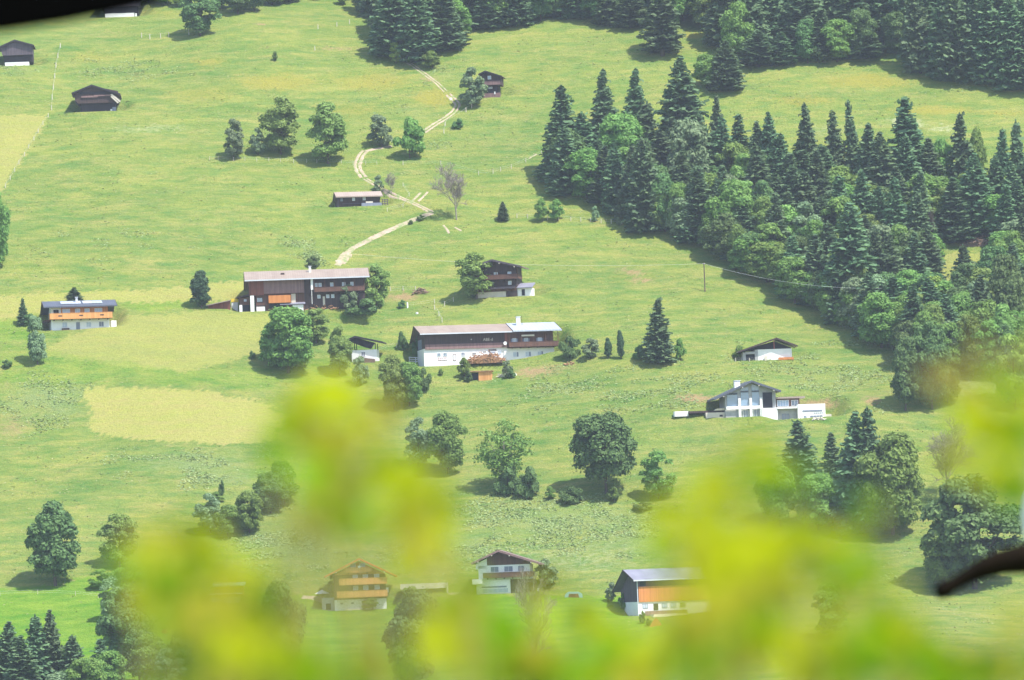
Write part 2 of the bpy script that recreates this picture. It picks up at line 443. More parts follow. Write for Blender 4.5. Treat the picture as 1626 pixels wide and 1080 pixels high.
def masked(ch, lo, noisef, w=.9):
    # attribute strength broken up by noise
    a = mth(t, 'ADD', ch, mth(t, 'MULTIPLY', mth(t, 'SUBTRACT', noisef, .5), w))
    a = mth(t, 'MULTIPLY', ramp(t, a, lo, lo+.55), mth(t, 'MULTIPLY', ch, 1.6, True), True)
    return a
c = mixc(t, masked(sb.outputs[0], .2, fine), c, mixc(t, micro, (.125, .185, .07), (.22, .265, .11)))
c = mixc(t, mth(t, 'MULTIPLY', masked(ca.outputs['Alpha'], .2, fine), .75), c, mixc(t, fine, (.31, .26, .05), (.22, .22, .07)))
c = mixc(t, mth(t, 'MULTIPLY', masked(sb.outputs[2], .15, fine), .8), c, (.40, .41, .26))
c = mixc(t, masked(sb.outputs[1], .2, fine), c, mixc(t, fine, (.36, .24, .15), (.22, .19, .08)))
swn = noise(t, 1.0, 3, .6, stretched((.05, .55, .55)))
sw = ramp(t, mth(t, 'FRACT', mth(t, 'ADD', mth(t, 'MULTIPLY', swn, 6), 0)), .25, .75)
mcol = mixc(t, mth(t, 'ADD', mth(t, 'MULTIPLY', mid, .5), mth(t, 'MULTIPLY', fine, .5)), (.37, .30, .13), (.27, .30, .075))
mcol = mixc(t, mth(t, 'MULTIPLY', sw, .22), mcol, (.22, .26, .075))
c = mixc(t, mth(t, 'MULTIPLY', sa.outputs[0], mth(t, 'ADD', mth(t, 'MULTIPLY', fine, .35), .72), True), c, mcol)
c = mixc(t, mth(t, 'MULTIPLY', sa.outputs[1], .85, True), c, mixc(t, mid, (.085, .20, .028), (.18, .275, .045)))
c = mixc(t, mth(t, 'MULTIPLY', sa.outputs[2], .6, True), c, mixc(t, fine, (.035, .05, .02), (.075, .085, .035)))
hv = N(t, 'ShaderNodeHueSaturation'); t.links.new(c, hv.inputs['Color'])
t.links.new(mth(t, 'ADD', mth(t, 'MULTIPLY', micro, .55), .74), hv.inputs['Value'])
hv.inputs['Saturation'].default_value = 1.10; t.links.new(hv.outputs[0], b.inputs['Base Color']); b.inputs['Roughness'].default_value = .95; b.inputs['Specular IOR Level'].default_value = .1
bp = N(t, 'ShaderNodeBump'); bp.inputs['Strength'].default_value = .8; bp.inputs['Distance'].default_value = .5
t.links.new(mth(t, 'ADD', fine, mth(t, 'MULTIPLY', micro, .35)), bp.inputs['Height']); t.links.new(bp.outputs[0], b.inputs['Normal'])
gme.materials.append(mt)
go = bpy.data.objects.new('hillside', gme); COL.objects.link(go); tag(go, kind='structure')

# tall herbs and grass tufts standing on the meadow
def tufts(name, n, seed, weight, hgt, wid, mat, thr=.25):
    r = np.random.RandomState(seed)
    sel = np.where((Y > 975) & (Y < 1430) & (np.abs(X) < 175) & (weight > thr))[0]
    pick = sel[r.randint(0, len(sel), n)]
    keep = r.rand(n) < weight[pick]; pick = pick[keep]; n = len(pick)
    px_ = X[pick]+r.uniform(-.4, .4, n); py_ = Y[pick]+r.uniform(-.4, .4, n); pz_ = H(px_, py_)
    hh = hgt*(.5+r.rand(n)); az = r.rand(n)*math.pi
    C = np.stack([px_, py_, pz_+hh*.35], -1)
    nrm = np.stack([r.normal(0, .35, n), r.normal(-.25, .35, n), np.ones(n)], -1)
    A, B_ = leaf_frames(nrm, wid*(.5+r.rand(n)), r, .1)
    me = quad_cloud(name, C, A, B_, mat); o = bpy.data.objects.new(name, me); COL.objects.link(o); tag(o, kind='stuff'); return o

M['herb'] = foliage('rough herbs', (.14, .20, .07), (.30, .32, .13), .2)
M['grassblade'] = foliage('meadow grass', (.12, .20, .05), (.30, .30, .12), .2)
_clump = np.clip(vn(X/6., Y/4.)*2.2+vn(X/2., Y/2.)*1.2+.25, 0, 1)
_free = (1-chan['fo'])*(1-np.clip(chan['mo']*1.5, 0, 1))*(1-.8*chan['lu'])
tufts('rough_herbs', 90000, 1, np.clip(chan['ro']*1.3, 0, 1)*_free*np.clip(.15+_clump*.85, 0, 1), .34, .27, M['herb'], .12)
tufts('meadow_grass', 60000, 2, _free*np.clip(_clump+.1, 0, 1), .16, .30, M['grassblade'], .1)

# ------------------------------------------------------------------ dirt track (ribbons laid on the slope)
def ribbon(name, pix, width, mat, lift=.07, gap=0, seed=0):
    """pix: photo pixels on the ground; width in metres; gap: grassy middle strip"""
    pts = []
    for i in range(len(pix)-1):
        (a, b_), (c_, d_) = pix[i], pix[i+1]
        n = max(2, int(math.hypot(c_-a, (d_-b_)*2.3)/4))
        for k in range(n): pts.append((a+(c_-a)*k/n, b_+(d_-b_)*k/n))
    pts.append(pix[-1])
    G = [ground(u, v)[0] for u, v in pts]
    for _ in range(3):
        G = [G[0]]+[(G[i-1]+G[i]*2+G[i+1])/4 for i in range(1, len(G)-1)]+[G[-1]]
    mb = MB(); r = random.Random(seed)
    strips = [(-.5, .5)] if not gap else [(-.5, -gap/2), (gap/2, .5)]
    for s0, s1 in strips:
        rows = []
        for i, p in enumerate(G):
            d = G[min(i+1, len(G)-1)]-G[max(i-1, 0)]; d.z = 0; d.normalize(); nrm = Vector((d.y, -d.x, 0))
            row = []
            for q in range(5):
                s = s0+(s1-s0)*q/4
                if q in (0, 4): s += r.uniform(-.09, .09)
                x = p.x+nrm.x*s*width; y = p.y+nrm.y*s*width
                row.append((x, y, hz(x, y)+lift-(.10 if q in (0, 4) else 0)))
            rows.append(row)
        n0 = len(mb.v)
        for row in rows: mb.v += row
        for i in range(len(rows)-1):
            for q in range(4):
                a = n0+i*5+q; mb.f.append((a, a+1, a+6, a+5))
    o = mb.build(name, mat, smooth=True); tag(o, kind='structure'); return o
def worn(mt):
    t = mt.node_tree; b = t.nodes['Principled BSDF']; src = b.inputs['Base Color'].links[0].from_socket
    p = N(t, 'ShaderNodeNewGeometry').outputs['Position']
    f = ramp(t, noise(t, .45, 5, .75, p), .47, .62)
    t.links.new(mixc(t, f, src, (.17, .22, .07)), b.inputs['Base Color'])
worn(M['gravel'])
ribbon('dirt_track', [(536,422),(545,408),(562,393),(600,374),(640,356),(672,343),(686,338)], 2.0, M['gravel'], seed=1)
ribbon('dirt_track', [(540,418),(552,402)], 3.4, M['gravel'], seed=2)
ribbon('dirt_track', [(686,338),(672,330),(650,320),(632,313),(620,308),(606,300),(592,291),(580,284)], 1.6, M['gravel'], gap=.12, seed=3)
ribbon('dirt_track', [(578,282),(570,272),(567,262),(572,248),(580,240)], 2.4, M['gravel'], gap=.1, seed=4)
ribbon('dirt_track', [(580,240),(600,236),(622,232)], 1.6, M['gravel'], seed=5)
ribbon('dirt_track', [(672,210),(690,198),(710,186),(722,176),(728,166),(720,158),(712,150)], 1.9, M['gravel'], gap=.2, seed=6)
ribbon('dirt_track', [(708,146),(694,132),(680,122),(664,110),(650,100),(640,96)], 1.3, M['gravel'], gap=.3, seed=7)
ribbon('wheel_ruts', [(652,322),(662,312),(668,306)], .8, M['gravel'], seed=8)
ribbon('wheel_ruts', [(664,320),(674,311),(679,305)], .8, M['gravel'], seed=9)
ribbon('wheel_ruts', [(704,358),(710,364),(713,371)], .8, M['gravel'], seed=10)
ribbon('wheel_ruts', [(722,361),(728,364),(733,367)], .6, M['gravel'], seed=11)
ribbon('wheel_ruts', [(840,252),(846,248),(852,245)], .5, M['gravel'], seed=12)
ribbon('footpath', [(120,176),(180,172),(205,166),(240,160),(262,158)], .5, M['post'], lift=.05, seed=13) if False else None
ribbon('gravel_yard', [(480,948),(500,950),(520,955)], 2.2, M['gravel'], seed=14)
ribbon('gravel_yard', [(712,943),(730,942),(748,944)], 1.8, M['gravel'], seed=15)

# ------------------------------------------------------------------ trees
def tmpl_spruce(seed, Hh=16, Rm=2.7, mat='spruce', dens=1.1, thin=0, bottom=.03, shape=.66):
    r = np.random.RandomState(seed)
    C, A, B_ = [], [], []
    z = Hh*bottom
    while z < Hh*.99:
        t_ = (z/Hh-bottom)/(1-bottom)
        Rz = Rm*min((1-t_)**shape, (1-t_)*1.75+.02)*(.9+.2*r.rand())
        if t_ < .10: Rz *= .75+.25*t_/.10
        nb = max(4, int((5+7*(1-t_))*dens))
        off = r.rand()*7
        for k in range(nb):
            if r.rand() < .10+thin: continue
            az = off+2*math.pi*k/nb+r.normal(0, .22)
            L = Rz*(.62+.5*r.rand())
            droop = .22+.35*(1-t_)+r.normal(0, .08)
            dx, dy = math.cos(az), math.sin(az)
            z0 = z + r.normal(0, .22); zo = r.uniform(-.25, .25)
            n = max(2, int(L/.25))
            for q in range(n):
                s = (q+.6)/n
                px = L*s
                pz = z0 + zo - droop*px*(1-.35*s) + .18*L*s*s
                w = (.20+.32*math.sin(math.pi*min(.93, .2+.75*s)))*(.55+.5*min(1, L/1.8))
                for sd in (-1, 1):
                    cx = dx*px - dy*sd*w*.55; cy = dy*px + dx*sd*w*.55
                    C.append((cx+r.normal(0, .05), cy+r.normal(0, .05), pz-.10*w+r.normal(0, .05)))
                    a = np.array([dx, dy, -droop*.7+r.normal(0, .18)])*.27
                    b2 = np.array([-dy*sd, dx*sd, -.75+r.normal(0, .35)])*w*.5
                    A.append(a); B_.append(b2)
                    if r.rand() < .3:
                        C.append((cx+r.normal(0, .2), cy+r.normal(0, .2), pz+r.normal(-.12, .18))); A.append(r.normal(0, .13, 3)); B_.append(np.array([r.normal(0, .05), r.normal(0, .05), .2]))
        z += (.28+.17*(1-t_))*(.8+.4*r.rand())
    for q in range(10):
        zz = Hh*(.95+.006*q); az = r.rand()*6.28
        C.append((0, 0, zz)); A.append(np.array([math.cos(az), math.sin(az), 0])*.10); B_.append(np.array([0, 0, .22]))
    me = quad_cloud('crown', np.array(C), np.array(A), np.array(B_), M[mat])
    tb = MB(); tb.tube([(0, 0, -1.5), (0, 0, 0), (.05, 0, Hh*.5), (0, 0, Hh*.98)], [.30, .26, .15, .03], 7)
    return me, tb.mesh('trunk', M['bark']), Hh, 2*Rm*.84

def limbs(tb, r, base, top, rad, ends):
    """a trunk with forks reaching towards the given end points"""
    b0 = Vector(base); t0 = Vector(top)
    tb.tube([b0-Vector((0, 0, 1.5)), b0, b0.lerp(t0, .5)+Vector((r.normal(0, .12), r.normal(0, .12), 0)), t0], [rad*1.25, rad*1.05, rad*.8, rad*.4], 8)
    for e in ends:
        e = Vector(e); s = .35+.5*r.rand()
        st = b0.lerp(t0, s)
        if e.z < st.z: st = b0.lerp(t0, .3)
        mid_ = st.lerp(e, .5)+Vector((0, 0, -.08*(e-st).length))
        tb.tube([st, mid_, e], [rad*.42, rad*.26, rad*.07], 5, False)

def tmpl_leafy(seed, Hh=13, Rx=4.6, cz=.53, rz=.49, nclump=52, nleaf=260, mat='leaf', size=.36, open_=0., taper=.0, trunk_h=.32, bark='bark', low=0.):
    r = np.random.RandomState(seed)
    cen = []
    ang = r.rand()*6.28
    lob = 1+.16*np.sin(np.arange(3)*2+seed)
    k = 0
    while len(cen) < nclump and k < 9000:
        k += 1
        zz = r.uniform(-1, 1); th0 = r.uniform(0, 6.2832)
        pr = (1-abs(zz)**(2.2 if zz > 0 else 4.0))**.5*r.rand()**.38
        p = np.array([math.cos(th0)*pr, math.sin(th0)*pr, zz*.96])
        if p[2] < -.95+low: continue
        th = math.atan2(p[1], p[0])
        f = 1+.16*math.sin(2*th+seed)+.10*math.sin(3*th+2*seed)
        tz = (p[2]+1)/2
        sc = (1-taper*tz)*f
        q = np.array([p[0]*Rx*.80*sc, p[1]*Rx*.80*sc, Hh*cz+p[2]*Hh*rz*.88])
        if all(np.linalg.norm((q-c)*np.array([1, 1, .9])) > Rx*.19 for c in cen): cen.append(q)
    C, Nn, S = [], [], []
    for c in cen:
        cr = Rx*(.22+.17*r.rand())*(1-.3*open_)
        n = int(nleaf*(.7+.6*r.rand())*(cr/(Rx*.28))**2)
        d = unit(r.normal(0, 1, (n, 3))); d[:, 2] = np.where(d[:, 2] < -.35, -d[:, 2], d[:, 2])
        rad = cr*(.45+.62*r.rand(n)**.6)
        sq = np.array([1.05, 1.05, .88])
        C.append(c+d*rad[:, None]*sq); Nn.append(d+np.array([0, 0, .35])); S.append(size*(.65+.7*r.rand(n)))
        # stray sprays reaching out of the clump
        m_ = int(n*.12); d2 = unit(r.normal(0, 1, (m_, 3)))
        C.append(c+d2*cr*(1.05+.35*r.rand(m_))[:, None]); Nn.append(d2); S.append(size*.6*(.6+.6*r.rand(m_)))
    C = np.concatenate(C); Nn = np.concatenate(Nn); S = np.concatenate(S)
    A, B_ = leaf_frames(Nn, S, r, .55)
    me = quad_cloud('crown', C, A, B_, M[mat])
    tb = MB(); ends = [cen[i] for i in r.choice(len(cen), min(14, len(cen)), replace=False)]
    limbs(tb, r, (0, 0, 0), (r.normal(0, .2), r.normal(0, .2), Hh*(cz+.1)), .035*Hh**.9*.75, ends)
    return me, tb.mesh('trunk', M[bark]), Hh, 2.2*Rx

def tmpl_bare(seed, Hh=14, spread=.55, mat='barkgrey', depth=5, twigs=4):
    r = np.random.RandomState(seed); tb = MB(); cb_ = MB()
    def grow(p, d, L, rad, lv, mb_):
        pts = [p]; q = p.copy(); dd = d.copy()
        for i in range(3):
            dd = (dd+Vector(r.normal(0, .12, 3))+Vector((0, 0, .06))).normalized(); q = q+dd*L/3; pts.append(q.copy())
        tb_ = mb_; tb_.tube(pts, [max(rad, .03), max(rad*.85, .028), max(rad*.7, .026), max(rad*.55, .022)], 5 if lv < 3 else 3, False)
        if lv >= depth: return
        nb = twigs + (1 if lv > 1 else 0)
        for k in range(nb):
            ax = Vector(r.normal(0, 1, 3)); ax.z *= .4
            nd = (dd+ax.normalized()*(spread+.12*r.rand()+.04*lv)).normalized()
            s = pts[1+int(r.rand()*2.99)] if k else pts[-1]
            grow(s.copy(), nd, L*(.60+.2*r.rand()), rad*.52, lv+1, cb_)
    tb.tube([(0, 0, -1.5), (0, 0, 0)], [.30, .24], 6)
    grow(Vector((0, 0, 0)), Vector((0, 0, 1)), Hh*.34, .24, 0, tb)
    zs = max(v[2] for v in cb_.v); k = Hh/zs
    cb_.v = [(a*k, b2*k, c2*k) for a, b2, c2 in cb_.v]; tb.v = [(a*k, b2*k, c2*k) for a, b2, c2 in tb.v]
    w = 2*max(abs(v[0]) for v in cb_.v)
    return cb_.mesh('crown', M[mat]), tb.mesh('trunk', M[mat]), Hh, w

T = {}
M['leaflight'] = foliage('fresh light leaves', (.14, .24, .055), (.28, .40, .11), .38)
T['light'] = [tmpl_leafy(15, Rx=4.5, mat='leaflight', nclump=44, open_=.15), tmpl_leafy(16, Rx=4.2, mat='leaflight', taper=.25, nclump=46)]
T['spruce'] = [tmpl_spruce(1), tmpl_spruce(2, Rm=2.9, shape=.58), tmpl_spruce(3, Rm=2.5, shape=.75, thin=.08), tmpl_spruce(4, Rm=3.0, dens=.95, thin=.12, bottom=.06), tmpl_spruce(5, Rm=2.6, dens=.9, thin=.2, bottom=.1, shape=.7), tmpl_spruce(6, Rm=3.1, dens=1.2, shape=.62), tmpl_spruce(7, Hh=13, Rm=2.4, dens=1.2, shape=.8)]
T['leaf'] = [tmpl_leafy(11), tmpl_leafy(12, Rx=4.3, rz=.48, taper=.25), tmpl_leafy(13, nclump=44, open_=.15), tmpl_leafy(14, Rx=4.9, cz=.52, taper=.12)]
T['maple'] = [tmpl_leafy(21, Hh=16, Rx=6.3, cz=.58, rz=.42, nclump=80, nleaf=240, mat='leafdark', size=.42)]
T['dark'] = [tmpl_leafy(31, Hh=15, Rx=4.8, cz=.52, rz=.47, nclump=60, nleaf=230, mat='leafdark', taper=.35), tmpl_leafy(32, Hh=13, Rx=4.6, cz=.54, rz=.46, nclump=46, mat='leafdark')]
T['pale'] = [tmpl_leafy(41, Hh=11, Rx=3.8, mat='leafpale', nclump=38, nleaf=190, open_=.2), tmpl_leafy(42, Hh=12, Rx=4.4, mat='leafpale', nclump=42, nleaf=190, open_=.2, taper=.3)]
T['open'] = [tmpl_leafy(51, Hh=14, Rx=5.8, cz=.58, rz=.43, mat='leaf', nclump=44, nleaf=95, open_=.5, size=.34, bark='barkgrey')]
T['yel'] = [tmpl_leafy(61, Hh=10, Rx=3.8, mat='leafyel', nclump=26, nleaf=190)]
T['bush'] = [tmpl_leafy(71, Hh=4.2, Rx=2.3, cz=.48, rz=.5, nclump=18, nleaf=200, size=.27, low=.1), tmpl_leafy(72, Hh=4, Rx=2.6, cz=.46, rz=.5, nclump=20, nleaf=200, size=.27, mat='leafdark'), tmpl_leafy(73, Hh=4.5, Rx=2.2, cz=.5, rz=.48, nclump=16, nleaf=150, size=.25, mat='leafpale', open_=.2)]
T['thuja'] = [tmpl_leafy(81, Hh=9, Rx=2.5, cz=.51, rz=.48, nclump=70, nleaf=150, mat='thuja', taper=.45, size=.26)]
T['bare'] = [tmpl_bare(91), tmpl_bare(92, spread=.75), tmpl_bare(93, Hh=16, spread=.45, mat='bark')]

SIN = {'light': 'broadleaf_tree', 'spruce': 'spruce_tree', 'leaf': 'broadleaf_tree', 'maple': 'maple_tree', 'dark': 'broadleaf_tree', 'pale': 'broadleaf_tree', 'open': 'broadleaf_tree',
       'yel': 'broadleaf_tree', 'bush': 'bush', 'thuja': 'cypress_tree', 'bare': 'bare_tree'}
def tree(kind, u, v, h, w, label, cat=None, group=None, var=None, name=None, hue=None):
    tl = T[kind]; crown, trunk, Hh, Wd = tl[(var if var is not None else rnd.randrange(len(tl))) % len(tl)]
    P, d = ground(u, v); k = d/FPX
    root = empty(name or SIN[kind], P, rnd.uniform(0, 6.28))
    sz = h*k/Hh; sx = w*k/Wd*(1.1 if kind == 'spruce' and w < 80 else 1)
    root.scale = (sx, sx, sz)
    if h > 45: root.rotation_euler = (rnd.gauss(0, .022), rnd.gauss(0, .022), root.rotation_euler.z)
    for nm, me in (('trunk', trunk), ('crown', crown)):
        o = bpy.data.objects.new(nm, me); COL.objects.link(o); o.parent = root
    if cat is None: cat = 'bush' if kind == 'bush' else 'tree'
    tag(root, label, cat, group)
    return root

TREES = [
 ('dark',318,57,78,64,'dense round dark tree standing beside the black barn at the top edge'),
 ('pale',371,253,62,42,'small pale tree, leftmost of the row on the upper meadow'),
 ('pale',410,246,42,28,'low light green tree squeezed against the left side of a round green tree'),
 ('light',446,245,92,72,'round green tree in the middle of the row on the upper meadow'),
 ('light',521,260,98,76,'wide pale tree at the right end of the row on the upper meadow',1),
 ('bush',607,233,49,54,'dark green bush left of the gravel track bend'),
 ('bush',651,251,60,52,'dark green bush right of its twin below the upper gravel track'),
 ('yel',629,101,33,26,'small yellow green tree at the lower tip of the top forest'),
 ('pale',749,171,62,50,'grey green tree with dark shade against the small two storey hut'),
 ('bush',687,108,26,34,'loose shrub growing over the stream bank under the top forest'),
 ('spruce',799,350,30,18,'tiny dark spruce standing alone right of the large bare tree'),
 ('bush',862,352,35,26,'left half of a pair of bushes on the meadow fence line'),
 ('bush',886,351,33,28,'right half of a pair of bushes on the meadow fence line'),
 ('bush',945,352,24,16,'small round bush between the paired bushes and the wood'),
 ('bush',983,358,13,12,'tiny bush at the fence where it meets the wood'),
 ('bush',727,204,16,22,'low shrub below the bend of the upper track'),
 ('thuja',320,489,60,38,'dense dark egg shaped evergreen left of the long wooden farmhouse'),
 ('light',598,490,68,50,'green tree covering the right end of the long wooden farmhouse'),
 ('bush',556,494,40,44,'grey green bush in front of the long wooden farmhouse balcony',2),
 ('bush',575,500,26,60,'dark shrubs under the tree at the right end of the long farmhouse',1),
 ('light',757,475,72,70,'broad green tree hiding the left side of the tall brown chalet',0),
 ('leaf',458,592,104,92,'large green tree standing below the long wooden farmhouse',0),
 ('light',503,545,54,44,'light green tree right of and behind the large tree below the farmhouse',2),
 ('light',539,596,78,44,'green tree immediately left of the white shed with black roof',1),
 ('bush',498,424,18,24,'round bush behind the chimney of the long wooden farmhouse'),
 ('spruce',1047,576,102,46,'grey green weeping spruce on the lawn right of the big white farmhouse',3),
 ('thuja',966,569,33,15,'short dark columnar cypress near the big white farmhouse'),
 ('thuja',987,570,46,15,'tall thin columnar cypress between a short cypress and the grey spruce'),
 ('bush',905,569,36,38,'bush touching the right end wall of the big white farmhouse'),
 ('bush',938,569,30,40,'wide hedge bush second from the right wall of the big white farmhouse'),
 ('bush',1015,570,22,24,'low bush between the tall cypress and the grey spruce',1),
 ('bush',1081,573,34,20,'bright green narrow bush right of the grey spruce',0),
 ('light',626,650,84,56,'leafy tree below the white shed, left of a pair',2),
 ('leaf',650,645,70,48,'leafy tree right beside the tree below the white shed',0),
 ('bush',674,622,38,28,'round bush in the grass under the left corner of the big white farmhouse'),
 ('bush',572,612,44,36,'loose bush on the bank below the white shed',2),
 ('bush',640,556,30,20,'small bush behind the black roofed shed on its right'),
 ('bush',662,566,32,18,'dark bush under the left eave of the big white farmhouse',1),
 ('bush',737,602,32,26,'round green bush left of the timber heap by the farmhouse',0),
 ('bush',744,606,18,16,'small bush at the foot of the timber heap',1),
 ('bush',806,600,26,24,'grey green bush right of the timber heap',2),
 ('bush',700,596,10,10,'tiny shrub in the grass below the white farmhouse wall'),
 ('pale',60,579,78,38,'slender pale tree in front of the left corner of the orange balcony house'),
 ('spruce',37,516,42,18,'narrow little conifer left of the orange balcony house',2),
 ('bush',48,516,18,26,'dark low bush beside the narrow conifer at left',1),
 ('bush',12,584,13,18,'small dark bush near the left edge below the orange balcony house',1),
 ('leaf',-4,428,128,50,'leafy tree cut by the left edge of the photo',1),
 ('spruce',118,487,30,30,'spruce top showing above the roof of the orange balcony house',1),
 ('bush',437,97,15,11,'tiny lone shrub high on the upper meadow'),
 ('bush',401,570,13,12,'small shrub left of the large tree below the farmhouse',1),
 ('bush',638,489,13,14,'small dark bush beside the white fence post'),
 ('bush',668,350,9,14,'small dark bush at the track junction, right one',1),
 ('bush',652,356,7,9,'smallest bush at the track junction, left one',1),
 ('bush',600,306,26,22,'scrubby bush behind the long low hut by the track',2),
 ('leaf',712,752,98,70,'dark green tree left of the light open tree in the lower meadow',1),
 ('pale',664,742,76,50,'grey tree partly hidden by blurred leaves in the lower meadow',0),
 ('open',803,778,112,100,'light open crowned tree with its branches showing'),
 ('bush',806,785,48,48,'dark bush under the light open tree, left one',1),
 ('bush',838,790,50,46,'dark bush under the light open tree, right one',1),
 ('bush',873,794,20,20,'small bush linking the dark bushes and the big maple',0),
 ('bush',906,799,27,42,'low dark bush left of the big maple trunk',1),
 ('maple',963,784,127,108,'big round maple with a visible trunk in the lower meadow'),
 ('bush',974,798,24,26,'small bush at the foot of the big maple',0),
 ('leaf',1046,792,75,58,'small tree standing right of the big maple',2),
 ('bush',1020,810,13,34,'flat shrub in the grass under the small tree by the maple',1),
 ('dark',88,930,137,94,'big dense dark tree standing alone near the left edge',0),
 ('light',190,900,82,66,'medium tree right of the big dark tree at left',2),
 ('pale',334,846,60,50,'pale bushy tree at the left of the middle left thicket',0),
 ('bush',352,786,24,12,'tiny upright shrub above the middle left thicket',1),
 ('leaf',362,852,50,50,'rounded small tree in front of the middle left thicket',1),
 ('leaf',396,846,66,50,'green tree in the centre of the middle left thicket',0),
 ('dark',430,815,66,56,'dark tree at the right of the middle left thicket',1),
 ('dark',452,800,70,58,'darker tree behind blurred leaves beside the middle left thicket',0),
 ('bush',345,800,18,26,'low shrub on the upper side of the middle left thicket',0),
 ('light',536,968,56,44,'small leafy tree before the left side of the chalet with orange balconies',0),
 ('bush',592,968,18,34,'low hedge bush under the white base of the orange balcony chalet',0),
 ('bush',556,969,16,28,'low bush left in front of the white base of the orange balcony chalet',0),
 ('dark',652,1102,170,110,'large dark tree at the bottom edge below the orange balcony chalet',1),
 ('bare',850,1085,190,84,'bare twiggy tree rising from the bottom edge in the middle',),
 ('bare',725,349,94,66,'large bare grey tree by the track junction',1),
 ('bare',622,308,36,24,'small bare tree behind the end of the long low hut',1),
 ('bare',1476,402,76,24,'dead brown trunk standing in the right wood above the clearing',2),
 ('light',1320,1014,86,74,'leafy tree seen through blurred leaves at lower right',0),
 ('spruce',1272,766,98,64,'soft looking conifer below the right end of the modern house',3),
 ('spruce',1325,800,112,48,'pointed young spruce between two conifer groups at lower right',0),
 ('spruce',1362,845,188,74,'tall spruce, left of the twin pair above the round lower right tree',1),
 ('spruce',1390,845,196,66,'tall spruce, right of the twin pair above the round lower right tree',2),
 ('leaf',1418,848,158,122,'large round green tree in front of the twin spruces at lower right',3),
 ('leaf',1240,836,96,80,'leafy tree behind blurred leaves left of the lower right conifers',1),
 ('leaf',1300,842,90,70,'rounded tree at the left foot of the lower right conifers',0),
 ('bare',1505,800,140,100,'grey leafless tree to the right of the round lower right tree',1),
 ('dark',1548,935,182,160,'large dark tree above the bent brown twig at lower right',1),
 ('leaf',1500,935,96,80,'lighter tree at the left foot of the large dark tree at lower right',0),
 ('dark',1438,652,120,56,'left tree of the dark pair at the lower corner of the right wood',0),
 ('dark',1480,650,140,72,'right tree of the dark pair at the lower corner of the right wood',1),
 ('leaf',1505,640,60,50,'low green tree at the right foot of the dark pair by the wood',0),
 ('yel',1612,650,116,70,'bright yellow green tree at the right edge under the wood',0),
 ('bush',970,956,30,26,'grey bush left of the barn with orange boards',2),
 ('bush',990,968,26,18,'very dark bush against the shaded end of the barn with orange boards',1),
 ('bush',1020,990,20,12,'small bush at the barn yard corner, upper one',1),
 ('bush',1031,994,12,14,'small bush at the barn yard corner, lower one',1),
 ('bush',870,930,40,50,'loose shrub right of the chalet with brown gable',2),
 ('bush',1174,571,22,22,'bush at the left corner of the garage with wide low roof',0),
 ('bush',812,600,18,16,'shrub among pale stones right of the timber heap',1),
 # bottom left wood
 ('spruce',14,1090,100,52,'dark spruce in the bottom left corner, leftmost'),
 ('spruce',62,1100,122,62,'broad spruce with twin tops in the bottom left wood'),
 ('spruce',88,1098,126,44,'slim spruce in the bottom left wood, right of the broad one'),
 ('spruce',117,1100,90,50,'shorter spruce in the bottom left wood beside the lawn'),
 ('spruce',160,1100,84,50,'spruce in the bottom left wood in front of the dark mixed group'),
 ('dark',196,1062,130,90,'dark conifer shaped tree in the middle of the bottom left wood'),
 ('spruce',38,1112,100,58,'spruce squeezed between the corner spruce and the broad one at bottom left'),
 ('leaf',140,1120,74,64,'leafy tree in front of the bottom left wood, second from the corner'),
 ('pale',95,1130,60,70,'pale leafy tree at the very bottom of the corner wood'),
 ('dark',222,1085,100,70,'dark leafy tree against the right side of the bottom left dark conifer'),
 ('leaf',175,1104,70,60,'rounded leafy tree under the dark conifer shaped tree at bottom left'),
 ('pale',265,1098,66,60,'grey green tree at the bottom edge beside the lawn gap'),
 ('leaf',205,950,58,54,'low leafy tree on the lawn border under the medium tree at left'),
 ('leaf',160,935,30,40,'small bushy tree right of the shadow of the big dark tree at left'),
 ('pale',180,985,66,52,'pale tree above the bottom left wood, touching the lawn'),
 ('light',228,1000,92,72,'leafy tree right of the pale tree above the bottom left wood'),
 ('leaf',262,955,66,60,'tree behind blurred leaves right of the medium tree'),
 ('leaf',240,1096,88,74,'leafy tree at the bottom edge left of the lawn gap'),
 ('dark',300,1090,92,74,'dark leafy tree at the bottom edge below blurred leaves'),
 ('leaf',355,1090,110,80,'leafy tree at the bottom edge behind blurred leaves'),
 ('leaf',450,1075,150,86,'tall soft tree behind blurred leaves left of the lower lawn'),
 ('leaf',395,1085,120,74,'middle tree behind blurred leaves along the bottom edge at left'),
]
for q in TREES:
    kind, u, v, h, w, lab = q[:6]
    tree(kind, u, v, h, w, lab, var=(q[6] if len(q) > 6 else None))

